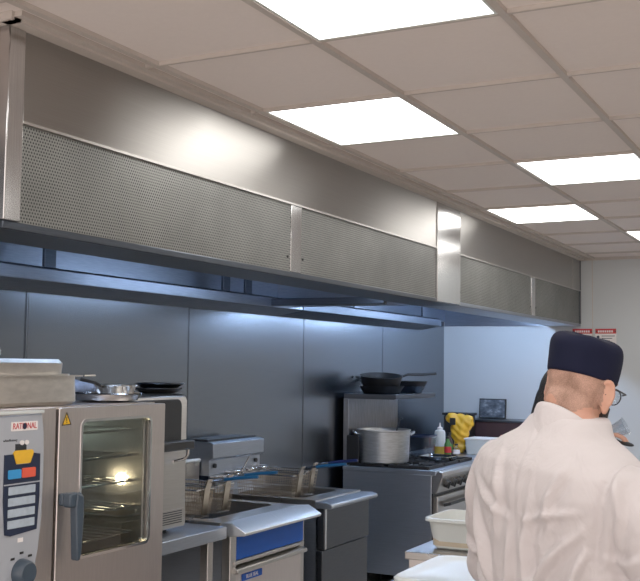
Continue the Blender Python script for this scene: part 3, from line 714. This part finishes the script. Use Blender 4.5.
MB().loft([[(p[0], p[1], z) for p in rrect(-2.66+a, 7.62+a, -2.46-a, 7.84-a, .02)] for a, z in ((.012, .941), (.008, .945), (0, 1.055))]).build('tub', 'whiteplastic', wc)
MB().box((-2.665, 7.615, 1.055), (-2.455, 7.845, 1.066)).build('lid', 'label', wc, bevel=.004)
dk = thing('maroon_unit', 'dark maroon boxy unit against the end wall', 'box', (-2.55, 8.3, .94))
MB().box((-2.90, 8.10, .941), (-2.30, 8.43, 1.17)).build('case', 'maroon', dk, bevel=.008)
MB().box((-2.92, 8.09, 1.17), (-2.28, 8.435, 1.185)).build('top', 'steeldark', dk, bevel=.003)
sc = thing('framed_screen', 'small dark framed screen with painted cloudy grey reflections on the maroon unit', 'screen', (-2.66, 8.30, 1.185))
rt_ = Matrix.Translation((-2.665, 8.33, 1.186)) @ Matrix.Rotation(-.12, 4, 'X')
fr = MB(); fr.box((-.115, -.008, 0), (.115, .008, .165), rt_); fr.build('frame', 'blackiron', sc, bevel=.003)
MB().box((-.105, -.010, .01), (.105, -.0085, .155), rt_).build('glass_face', 'screen', sc)
MB().box((-.03, .0, 0), (.03, .07, .006), Matrix.Translation((-2.665, 8.335, 1.186))).build('stand', 'blackiron', sc)
rd = thing('red_lid', 'small red lid beside the white tub', 'lid', (-2.40, 7.75, .94))
MB().lathe([(.05, 0), (.055, .01), (.055, .14), (.05, .15), (0, .15)], (-2.36, 7.75, .941), 24).build('lid', 'red', rd)
bp_ = frypan('black pan on the far worktop with long handle rising behind the chef', (-2.28, 7.55, .942), .10, .05, -.05, hl=.28, lift=.09)
bp_.location = (-2.56, 7.97, .942)

# ------------------------------------------------------------------ notices on the end wall
for i, (a, bq) in enumerate(((-2.022, -1.862), (-1.838, -1.672))):
    n = thing('safety_notice', ['white notice with red header on end wall, left of the pair', 'white notice with red header on end wall, right of the pair'][i], 'sign', ((a+bq)/2, YE, 1.8), 'notices on the end wall')
    YN = YE-.008 if i == 0 else YE-.004
    MB().box((a, YN-.002, 1.69), (bq, YN, 1.932)).build('sheet', 'label', n)
    MB().box((a, YN-.003, 1.892), (bq, YN-.002, 1.932)).build('header', 'red', n)
    hl_ = MB()
    for k in range(7): hl_.box((a+.022+k*.0175, YN-.004, 1.902), (a+.034+k*.0175, YN-.003, 1.918))
    hl_.build('header_lettering', 'label', n)
    for q in (a+.008, bq-.008): MB().prism([(q-.007, 1.905), (q+.007, 1.905), (q, 1.922)], 'y', YN-.004, YN-.003).build('header_symbol', 'black', n)
    bl = MB()
    for k in range(9): bl.box((a+.05, YN-.003, 1.87-k*.019), (bq-.012-.02*(k % 3), YN-.002, 1.876-k*.019))
    bl.build('body_lettering', 'steeldark', n)
    MB().lathe([(0, 0), (.012, 0), (.012, .001), (0, .001)], (0, 0, 0), 16, Matrix.Translation((a+.022, YN-.002, 1.865)) @ Matrix.Rotation(PI/2, 4, 'X')).build('round_symbol', 'navy', n)

# ------------------------------------------------------------------ work benches, tubs in the foreground
ib = thing('island_counter', 'steel counter under the open white tub, behind the lidded box', 'counter', (-1.3, 4.0, 0))
MB().box((-1.538, 3.72, .87), (-1.12, 4.40, .90)).build('counter_top', 'steel', ib, bevel=.003)
MB().box((-1.525, 3.735, .12), (-1.13, 4.39, .87)).build('cabinet', 'steelwarm', ib)
for x in (-1.49, -1.17):
    for y in (3.78, 4.34): MB().lathe([(.02, 0), (.025, .12)], (x, y, 0), 12).build('leg', 'steel', ib)
wt_ = thing('white_tub', 'open white plastic tub half full of batter on the steel counter', 'tub', (-1.31, 3.95, .90))
cx0, cx1, cy0, cy1 = -1.485, -1.14, 3.80, 4.08
MB().loft([[(p[0], p[1], z) for p in rrect(cx0+a, cy0+a, cx1-a, cy1-a, .035)] for a, z in ((.03, .901), (.02, .908), (.004, 1.005), (-.008, 1.008), (-.008, 1.02), (.004, 1.021), (.008, 1.015), (.024, .912))]).build('tub', 'whiteplastic', wt_)
MB().prism(rrect(cx0+.016, cy0+.016, cx1-.016, cy1-.016, .03), 'z', .915, .955).build('batter', 'cream', wt_)

bn = thing('work_bench', 'stainless prep bench in front of the chef, carrying the lidded box', 'bench', (-.3, 3.1, 0))
MB().box((-1.30, 2.84, .83), (.9, 3.45, .86)).build('bench_top', 'steel', bn, bevel=.003)
for x in (-1.25, .85):
    for y in (2.89, 3.40): MB().box((x-.02, y-.02, 0), (x+.02, y+.02, .83)).build('leg', 'steel', bn)
MB().box((-1.27, 2.87, .3), (.87, 3.42, .32)).build('shelf', 'steel', bn)
lb = thing('lidded_box', 'white plastic food box with flat lid at the chef\'s left elbow', 'box', (-1.08, 3.08, .86))
qx0, qx1, qy0, qy1 = -1.235, -.83, 2.86, 3.30
MB().loft([[(p[0], p[1], z) for p in rrect(qx0+a, qy0+a, qx1-a, qy1-a, .05)] for a, z in ((.035, .861), (.025, .868), (.012, .962))]).build('box', 'whiteplastic', lb)
MB().loft([[(p[0], p[1], z) for p in rrect(qx0+a, qy0+a, qx1-a, qy1-a, .055)] for a, z in ((.004, .955), (0, .958), (0, .976), (.006, .982), (.03, .982), (.036, .979), (.1, .979))]).build('lid', 'whiteplastic', lb)
sv = thing('steel_tray', 'corner of a bright steel tray beside the lidded white box', 'tray', (-1.33, 3.2, .86))
MB().loft([[(p[0], p[1], z) for p in rrect(-1.385+a, 3.10+a, -1.25-a, 3.40-a, .03)] for a, z in ((.02, .861), (0, .885), (-.006, .885), (-.006, .888), (.004, .888), (.022, .866))]).build('tray', 'chrome', sv)

# ------------------------------------------------------------------ people
def basis(d, n):
    d = Vector(d).normalized(); n = (Vector(n)-d*Vector(n).dot(d)).normalized(); return d, n, d.cross(n)
def hand(mb, wrist, d, n, side, curl=.5, sc=1.0):
    """d towards the fingertips, n out of the back of the hand, side=+1/-1 picks the thumb side"""
    d, n, s = basis(d, n); s = s*side; W = Vector(wrist)
    def P(a, b, c): return W+d*a*sc+s*b*sc+n*c*sc
    # palm
    rings = []
    for a, w, th in ((-.015, .025, .020), (.01, .030, .018), (.045, .040, .016), (.08, .043, .014), (.095, .041, .011)):
        rings.append([tuple(P(a, w*math.cos(t), th*math.sin(t))) for t in [2*PI*k/16 for k in range(16)]])
    mb.loft(rings)
    for b, l, r, c in ((.032, .072, .0090, 1.0), (.011, .080, .0092, 1.05), (-.011, .074, .0088, 1.1), (-.031, .058, .0080, 1.2)):
        p = P(.085, b, 0); pts = [p]; ang = 0
        for i, f in enumerate((.45, .32, .23)):
            ang += curl*c*(.7 if i == 0 else .9)
            p = p+(d*math.cos(ang)-n*math.sin(ang))*l*f*1.15*sc+s*b*.05*sc; pts.append(p)
        mb.caps(pts, [r*sc, r*.95*sc, r*.88*sc, r*.75*sc], 10)
    t0 = P(.02, .028, -.008); t1 = t0+(d*.035+s*.022-n*.012)*sc; t2 = t1+(d*.028+s*.004-n*(.010+.01*curl))*sc; t3 = t2+(d*.022-s*.004-n*.01)*sc
    mb.caps([t0, t1, t2, t3], [.014*sc, .0115*sc, .0105*sc, .0085*sc], 10)

def head_frame(pos, yaw, pitch, roll=0):
    return Matrix.Translation(pos) @ Matrix.Rotation(-yaw, 4, 'Z') @ Matrix.Rotation(roll, 4, 'Y') @ Matrix.Rotation(-pitch, 4, 'X')
HEADRINGS = [(z*.98, a*.95, yf*.95, yb*.95) for z, a, yf, yb in [(-.122, .018, .082, .045), (-.116, .036, .094, .015), (-.095, .052, .098, -.03), (-.065, .062, .097, -.06), (-.035, .068, .095, -.078), (0, .073, .093, -.090), (.03, .077, .096, -.099), (.06, .078, .094, -.099), (.088, .071, .082, -.090), (.108, .053, .058, -.068), (.120, .028, .03, -.04), (.124, .008, .006, -.016)]]
def head(mb, H):
    rings = []
    for z, a, yf, yb in HEADRINGS:
        c = (yf+yb)/2; b = (yf-yb)/2; r = []
        for k in range(28):
            t = 2*PI*k/28; ct, st_ = math.cos(t), math.sin(t); e = .88
            r.append(tuple(H @ Vector((a*math.copysign(abs(ct)**e, ct), c+b*math.copysign(abs(st_)**e, st_), z))))
        rings.append(r)
    mb.loft(rings)
    mb.caps([H @ Vector((0, .094, .018)), H @ Vector((0, .108, -.008)), H @ Vector((0, .116, -.024))], [.009, .011, .014], 10)
    for s in (-1, 1): mb.ell((0, 0, 0), (.010, .012, .009), H @ Matrix.Translation((s*.013, .104, -.028)), 10, 8)
    for z, r in ((-.058, .007), (-.070, .008)): mb.ell((0, 0, 0), (.024, .010, r), H @ Matrix.Translation((0, .094, z)), 14, 8)
    mb.ell((0, 0, 0), (.055, .012, .010), H @ Matrix.Translation((0, .088, .034)), 16, 8)      # brow
    for s in (-1, 1):   # ears: rim plus lobe
        E_ = H @ Matrix.Translation((s*.079, -.010, -.008)) @ Matrix.Rotation(s*-.45, 4, 'Z') @ Matrix.Scale(1.2, 4)
        mb.ell((0, 0, 0), (.007, .017, .030), E_, 14, 10)
        mb.tube([tuple(E_ @ Vector((s*.006, .016*math.cos(t)-.003, .027*math.sin(t)+.002))) for t in [(-.9+2.9*PI*i/22/1.6) for i in range(14)]], .0048, 8)
        mb.ell((0, 0, 0), (.006, .009, .011), E_ @ Matrix.Translation((0, .004, -.027)), 10, 8)

def person(label, loc, yaw, P):
    """P: pose dict in the person's own frame (x right, y forward, z up)"""
    root = thing('person', label, 'person', loc); root.rotation_euler = (0, 0, -yaw)
    H = head_frame(P['head'], P['hyaw'], P['hpitch'], P.get('hroll', 0))
    b = MB(); head(b, H)
    nb_ = H @ Vector((0, -.030, -.045)); nk = Vector(P['neck'])
    b.tube([tuple(H @ Vector((0, -.02, -.0))), tuple(nb_), tuple((nb_+nk)/2), tuple(nk), (nk.x, nk.y-.005, nk.z-.06)], [.055, .060, .060, .066, .085], 20)
    k = P['sc']
    def sec(z, a, d, yo, e=.85): return [(a*k*math.copysign(abs(math.cos(t))**e, math.cos(t)), yo+d*k*math.copysign(abs(math.sin(t))**e, math.sin(t)), z) for t in [2*PI*i/32 for i in range(32)]]
    def torso(m, g_, top=True):
        T = P['tz']
        prof = [(.50, .165, .115, .0), (.54, .175, .120, .0), (.62, .165, .115, .005), (.70, .170, .115, .005), (.80, .185, .118, .0), (.90, .198, .118, -.005), (.935, .178, .104, -.010), (.962, .134, .082, -.010), (.985, .080, .062, -.004), (1.012, .056, .052, .010)]
        m.loft([[(x, y, zz-P.get('tilt', 0)*x*min(1, max(0, (z-.7)/.2))) for x, y, zz in sec(T*z, a+g_, d+g_, yo+P['lean']*max(0, z-.55))] for z, a, d, yo in prof])
    torso(b, 0)
    # arms and hands
    for s, sh, el, wr, hd_, hn, cu, side in P['arms']:
        b.caps([Vector(sh), (Vector(sh)*.5+Vector(el)*.5), Vector(el), (Vector(el)*.5+Vector(wr)*.5), Vector(wr)], [P.get('shr', .056)*k, .047*k, .040*k, .037*k, .027*k], 14)
        hand(b, wr, hd_, hn, side, cu, P.get('hs', 1))
    # legs
    hz = P['tz']*.52
    for s in (-1, 1):
        b.caps([Vector((s*.09, 0, hz)), Vector((s*.10, .01, hz*.75)), Vector((s*.105, .015, hz*.54)), Vector((s*.11, -.01, hz*.35)), Vector((s*.115, -.02, .09))], [.088*k, .075*k, .055*k, .052*k, .036*k], 14)
        b.caps([Vector((s*.115, -.05, .05)), Vector((s*.12, .06, .04)), Vector((s*.125, .15, .032))], [.036, .036, .028], 12)
    body = link_mesh('body', remeshed(b, P['vox'], 3), P['skin'], root)
    # eyes
    for s in (-1, 1):
        MBx = MB(); MBx.ell((0, 0, 0), (.0125, .0125, .0125), H @ Matrix.Translation((s*.032, .0835, .010)), 14, 10)
        o = link_mesh('eye', MBx.mesh('eye'), 'eye', root)
        MBi = MB(); MBi.ell((0, 0, 0), (.006, .003, .006), H @ Matrix.Translation((s*.032, .0955, .010)), 12, 8); link_mesh('iris', MBi.mesh('iris'), 'hair', o)
    # trousers and shoes
    b = MB()
    for s in (-1, 1):
        b.caps([Vector((s*.09, 0, hz)), Vector((s*.10, .01, hz*.75)), Vector((s*.105, .015, hz*.54)), Vector((s*.11, -.005, hz*.35)), Vector((s*.115, -.015, .13))], [.105*k, .092*k, .077*k, .074*k, .072*k], 16)
    b.loft([sec(hz-.04, .185, .125, 0), sec(hz+.05, .19, .132, 0), sec(hz+.16, .182, .13, .0)])
    link_mesh('trousers', remeshed(b, .012, 5), 'trouser', root)
    for s in (-1, 1):
        b = MB(); b.caps([Vector((s*.115, -.06, .052)), Vector((s*.12, .06, .05)), Vector((s*.125, .165, .044))], [.05, .05, .042], 14)
        me = remeshed(b, .008, 2)
        for v in me.vertices: v.co.z = max(v.co.z, .001)
        link_mesh('shoe', me, 'black', root)
    return root, H, torso, body

# --- the chef with his back to the camera
cx_, cy_, cyaw = -.632, 2.50, math.radians(31)
CH = dict(head=(-.006, .076, 1.555), hyaw=math.radians(-14), hpitch=math.radians(12), hroll=math.radians(8), neck=(.0, .030, 1.475), sc=1.16, shr=.042, tilt=.09, tz=1.47, lean=.06, vox=.0045, skin='skin',
          arms=[(1, (.218, -.005, 1.318), (.300, .015, 1.09), (.17, .265, 1.02), (-.25, 1, -.25), (0, .2, 1), .45, -1),
                (-1, (-.215, -.005, 1.350), (-.285, .03, 1.09), (-.14, .265, 1.02), (.25, 1, -.25), (0, .2, 1), .45, 1)])
chef, H, torso, body = person('man in white chef jacket and navy cap seen from behind, wearing glasses', (cx_, cy_, 0), cyaw, CH)
# jacket
b = MB(); torso(b, .022)
k = CH['sc']
T = CH['tz']
b.loft([[(.205*k*math.cos(t), .150*k*math.sin(t)+.0, z) for t in [2*PI*i/32 for i in range(32)]] for z in (.74, .80, .9, 1.0)])
for s, sh, el, wr, *_ in CH['arms']:
    S, E_, W_ = Vector(sh), Vector(el), Vector(wr)
    b.caps([S+Vector((-s*.014, 0, .0)), S*.75+E_*.25+Vector((s*.008, 0, 0)), S*.4+E_*.6+Vector((s*.006, 0, 0)), E_, E_*.5+W_*.5, E_*.08+W_*.92], [.070, .074, .070, .064, .057, .050], 18)
b.tube([(0, .012, 1.42), (0, .020, 1.440), (0, .030, 1.464)], [.085, .088, .079], 24)
me = remeshed(b, .0065, 8)
nv = len(me.vertices); co = np.empty(nv*3); me.vertices.foreach_get('co', co); co = co.reshape(-1, 3)
no = np.empty(nv*3); me.vertex_normals.foreach_get('vector', no); no = no.reshape(-1, 3)
dsp = np.zeros(nv)
back = np.clip((.03-co[:, 1])/.05, 0, 1)
def fold(pts, amp, sig, mask=back):
    """raised ridge with a soft hollow beside it, along a polyline in (x, z) of the wearer"""
    global dsp
    q = co[:, (0, 2)]; best = np.full(nv, 1e9); tt = np.zeros(nv); L = len(pts)-1
    for i in range(L):
        a = np.array(pts[i]); c = np.array(pts[i+1]); d = c-a; l2 = d @ d
        t = np.clip(((q-a) @ d)/l2, 0, 1); pr = a+t[:, None]*d; dist = np.hypot(*(q-pr).T)
        nn = np.array([-d[1], d[0]])/math.sqrt(l2); sg = np.sign((q-a) @ nn); m = dist < np.abs(best)
        best = np.where(m, dist*np.where(sg == 0, 1, sg), best); tt = np.where(m, (i+t)/L, tt)
    env = np.sin(np.pi*np.clip(tt*.86+.07, 0, 1))
    dsp += mask*env*amp*(np.exp(-(best/sig)**2)-.55*np.exp(-((best-1.6*sig)/(1.3*sig))**2))
FOLDS = [
 ([(.175, 1.24), (.12, 1.19), (.05, 1.10), (.0, 1.04)], .012, .014), ([(.17, 1.28), (.10, 1.27), (.03, 1.25)], .007, .012),
 ([(.18, 1.20), (.15, 1.12), (.09, 1.05), (.0, 1.015)], .013, .013), ([(.05, 1.30), (.035, 1.2), (.04, 1.12), (.09, 1.03)], .010, .016),
 ([(-.02, 1.22), (-.02, 1.12), (-.05, 1.05)], .007, .012), ([(-.17, 1.33), (-.10, 1.28), (-.02, 1.25)], .006, .014),
 ([(-.19, 1.28), (-.13, 1.17), (-.10, 1.06)], .010, .016), ([(-.20, 1.12), (-.10, 1.06), (.0, 1.05), (.1, 1.07)], .008, .012),
 ([(-.2, 1.05), (-.08, 1.02), (.05, 1.0), (.18, 1.03)], .012, .014), ([(.2, 1.09), (.12, 1.045), (.02, 1.03)], .010, .010),
 ([(.13, 1.38), (.10, 1.30), (.10, 1.24)], .007, .014), ([(-.08, 1.40), (-.06, 1.30), (-.07, 1.2)], .006, .016),
 ([(.23, 1.36), (.25, 1.28), (.24, 1.2)], .006, .012), ([(.21, 1.14), (.26, 1.12), (.30, 1.15)], .009, .012), ([(.21, 1.19), (.26, 1.18), (.30, 1.20)], .006, .012),
 ([(-.24, 1.36), (-.25, 1.28), (-.26, 1.2)], .008, .014), ([(-.3, 1.16), (-.26, 1.13), (-.2, 1.15)], .008, .012)]
for p_, a_, s_ in FOLDS: fold(p_, a_*2.0, s_*.75)
for s in (-1, 1):                                  # armhole seams
    d = (s*co[:, 0]-(.212+.10*np.clip(co[:, 2]-1.30, -.12, .0)-.25*np.clip(co[:, 2]-1.36, 0, 1)))
    m = (co[:, 2] > 1.17) & (co[:, 2] < 1.47)
    dsp -= m*.010*np.exp(-(d/.0085)**2)
    dsp += m*.005*np.exp(-((d-.014)/.009)**2)
dsp -= back*.0028*np.exp(-(co[:, 0]/.0055)**2)+0   # centre back seam
dsp += back*.0018*np.exp(-((co[:, 0]-.012)/.006)**2)
rng = np.sin(co[:, 0]*38+co[:, 2]*23)*np.sin(co[:, 2]*41-co[:, 0]*19+1.3)*.0016
dsp += rng
co2 = co+no*dsp[:, None]
me.vertices.foreach_set('co', co2.reshape(-1)); me.update()
jk = link_mesh('chef_jacket', me, 'jacket', chef)
# stand collar: a soft band round the neck
cb = MB(); n = 40; rings = []
for (dz, rr_) in ((-.060, .084), (.0, .0785), (.012, .0755), (.0135, .0725), (.0, .0755), (-.058, .080)):
    rings.append([(rr_*math.cos(2*PI*i/n), .022+rr_*math.sin(2*PI*i/n)*.92+.25*dz, 1.463+dz-.046*math.sin(2*PI*i/n)-.006*math.cos(2*PI*i/n)) for i in range(n)])
link_mesh('collar', cb.loft(rings+[rings[0]], False).mesh('collar'), 'jacket', jk)
# shells on the head: stubble and beard
def shell(name, body, Hm, test, off, mat, root):
    Hi = Hm.inverted(); bm = bmesh.new(); bm.from_mesh(body.data)
    bm.normal_update()
    kill = [f for f in bm.faces if not test(Hi @ f.calc_center_median())]
    bmesh.ops.delete(bm, geom=kill, context='FACES')
    edge = {v for e in bm.edges if e.is_boundary for v in e.verts}
    for v in bm.verts: v.co += v.normal*(off if v not in edge else .0006)
    me = bpy.data.meshes.new(name); bm.to_mesh(me); bm.free(); return link_mesh(name, me, mat, root)
shell('cropped_hair', body, H, lambda p: -.055-.02*math.sin(p.x*60) < p.z and p.z < .10 and p.y < .012-.25*max(0, -p.z) and not (abs(p.x) > .079) and p.length < .14, .0012, 'stubble', chef)
shell('beard', body, H, lambda p: (p.z < -.028 and p.y > .012 and p.z > -.135 and p.length < .16 and abs(p.x) < .078 and not (p.y > .09 and p.z > -.048)), .006, 'beard', chef)
# navy cap
cb = MB(); rings = []
n = 40
for z, a, bb, yo in ((.022, .079, .098, 0), (.026, .082, .101, 0), (.055, .084, .104, -.001), (.080, .086, .106, -.003), (.098, .086, .106, -.005), (.112, .081, .101, -.006), (.121, .067, .086, -.006), (.126, .04, .055, -.004), (.127, .004, .006, 0)):
    r = []
    for i in range(n):
        t = 2*PI*i/n; wob = 1+.018*math.sin(3*t+z*30)*max(0, z-.03)/.1+.012*math.sin(7*t-z*60)*max(0, z-.05)/.08
        zz = z+(.003*math.sin(2*t+.6)+.003*math.sin(5*t))*max(0, z-.07)/.06
        r.append(tuple(H @ Vector((a*wob*math.cos(t), yo+bb*wob*math.sin(t)-.001, zz+.010*(-math.sin(t))*0))))
    rings.append(r)
link_mesh('navy_cap', cb.loft(rings).mesh('navy_cap'), 'cap', chef)
sub = bpy.data.objects['navy_cap'].modifiers.new('sub', 'SUBSURF'); sub.levels = 1; sub.render_levels = 2
# glasses
gm = MB()
for s in (-1, 1):
    gm.tube([tuple(H @ Vector((s*.034+.024*math.cos(2*PI*i/20), .116-.012*abs(math.cos(2*PI*i/20))*(1 if s*math.cos(2*PI*i/20) > 0 else 0), .004+.019*math.sin(2*PI*i/20)))) for i in range(20)], .0016, 6, closed=True)
    gm.tube([tuple(H @ Vector(p)) for p in ((s*.060, .106, .012), (s*.074, .095, .014), (s*.0815, .03, .015), (s*.083, -.002, .012), (s*.081, -.02, -.008))], .0022, 6)
gm.tube([tuple(H @ Vector(p)) for p in ((-.012, .117, .008), (0, .121, .012), (.012, .117, .008))], .0016, 6)
gl = link_mesh('glasses', gm.mesh('glasses'), 'black', chef)
for s in (-1, 1):
    lm = MB().loft([[tuple(H @ Vector((s*.034+.0235*math.cos(2*PI*i/20), dy-.010*max(0, s*math.cos(2*PI*i/20)), .004+.0185*math.sin(2*PI*i/20)))) for i in range(20)] for dy in (.1150, .1165)])
    link_mesh('lens', lm.mesh('lens'), 'lens', gl)

# --- the second person, almost hidden behind the chef
p2 = Vector((-.925, 3.74, 0)); yaw2 = math.radians(85)
SP = dict(head=(0, .02, 1.487), hyaw=math.radians(0), hpitch=math.radians(12), neck=(0, -.005, 1.40), sc=.92, tz=1.385, lean=.02, vox=.005, skin='skin', hs=.92,
          arms=[(1, (.165, -.01, 1.30), (.215, .03, 1.03), (.10, .22, 1.06), (-.2, 1, 0), (0, 0, 1), .5, -1),
                (-1, (-.165, -.01, 1.30), (-.205, .06, 1.06), (-.065, .072, 1.332), (.05, .80, .40), (.0, -.45, .9), .55, 1)])
per2, H2, torso2, body2 = person('person in black with dark hair, mostly hidden behind the chef, raising one hand', p2, yaw2, SP)
b = MB(); torso2(b, .018)
for s, sh, el, wr, *_ in SP['arms']:
    S, E_, W_ = Vector(sh), Vector(el), Vector(wr)
    b.caps([S, S*.5+E_*.5, E_, E_*.5+W_*.5, E_*.3+W_*.7], [.064, .058, .053, .047, .042], 14)
link_mesh('black_top', remeshed(b, .010, 5), 'blackcloth', per2)
hb = MB()
hb.ell((0, 0, 0), (.086, .102, .112), H2 @ Matrix.Translation((0, -.018, .028)), 24, 16)
hb.caps([H2 @ Vector((0, -.06, -.01)), H2 @ Vector((0, -.075, -.10)), H2 @ Vector((0, -.08, -.18))], [.066, .056, .045], 18)
me = remeshed(hb, .007, 3)
Hi = H2.inverted(); bm = bmesh.new(); bm.from_mesh(me)
bmesh.ops.delete(bm, geom=[f for f in bm.faces if (Hi @ f.calc_center_median()).y > .068-.6*max(0, -.03-(Hi @ f.calc_center_median()).z)*0 and (Hi @ f.calc_center_median()).z < .075], context='FACES')
bm.to_mesh(me); bm.free(); link_mesh('dark_hair', me, 'hair', per2)
# what the raised hand holds
R2 = Matrix.Translation(p2) @ Matrix.Rotation(-yaw2, 4, 'Z')
hp = R2 @ (Vector((-.065, .072, 1.332))+Vector((.05, .80, .40)).normalized()*.09)
spn = thing('black_spoon', 'black handled spoon in the raised hand right of the chef\'s head', 'spoon', hp)
MB().tube([hp+Vector((-.05, -.02, .03)), hp+Vector((.0, -.022, -.012)), hp+Vector((.045, -.026, -.03))], .005, 8).build('handle', 'black', spn)
b = MB(); b.ell((0, 0, 0), (.026, .014, .008), Matrix.Translation(hp+Vector((.062, -.028, -.033))) @ Matrix.Rotation(.2, 4, 'Y')); b.build('bowl', 'black', spn)
cpx = thing('plastic_cup', 'small clear plastic cup held up in the raised hand', 'cup', hp+Vector((.03, .0, .02)))
MB().lathe([(.022, 0), (.030, .055), (.033, .057), (.029, .055), (.021, .003)], (0, 0, 0), 20, Matrix.Translation(hp+Vector((.004, -.004, .004))) @ Matrix.Rotation(1.1, 4, 'Y')).build('cup', 'clear', cpx)

# ------------------------------------------------------------------ light
w = bpy.data.worlds.new('world'); SC.world = w; w.use_nodes = True
w.node_tree.nodes['Background'].inputs[0].default_value = (1, .88, .82, 1); w.node_tree.nodes['Background'].inputs[1].default_value = 1.6
def pt(loc, col, e, r=.03):
    l = bpy.data.lights.new('lamp', 'POINT'); l.color = col; l.energy = e; l.shadow_soft_size = r
    o = bpy.data.objects.new('lamp', l); COL.objects.link(o); o.location = loc
pt((-2.42, 2.96, 1.187), (1, .72, .45), 1.0)
pt((-2.8, 2.75, 1.36), (.9, 1, .9), .9)  # added fill inside the oven cavity, without a fitting of its own
SC.view_settings.view_transform = 'Standard'
SC.view_settings.look = 'None'
SC.view_settings.exposure = .22
SC.view_settings.gamma = 1.18
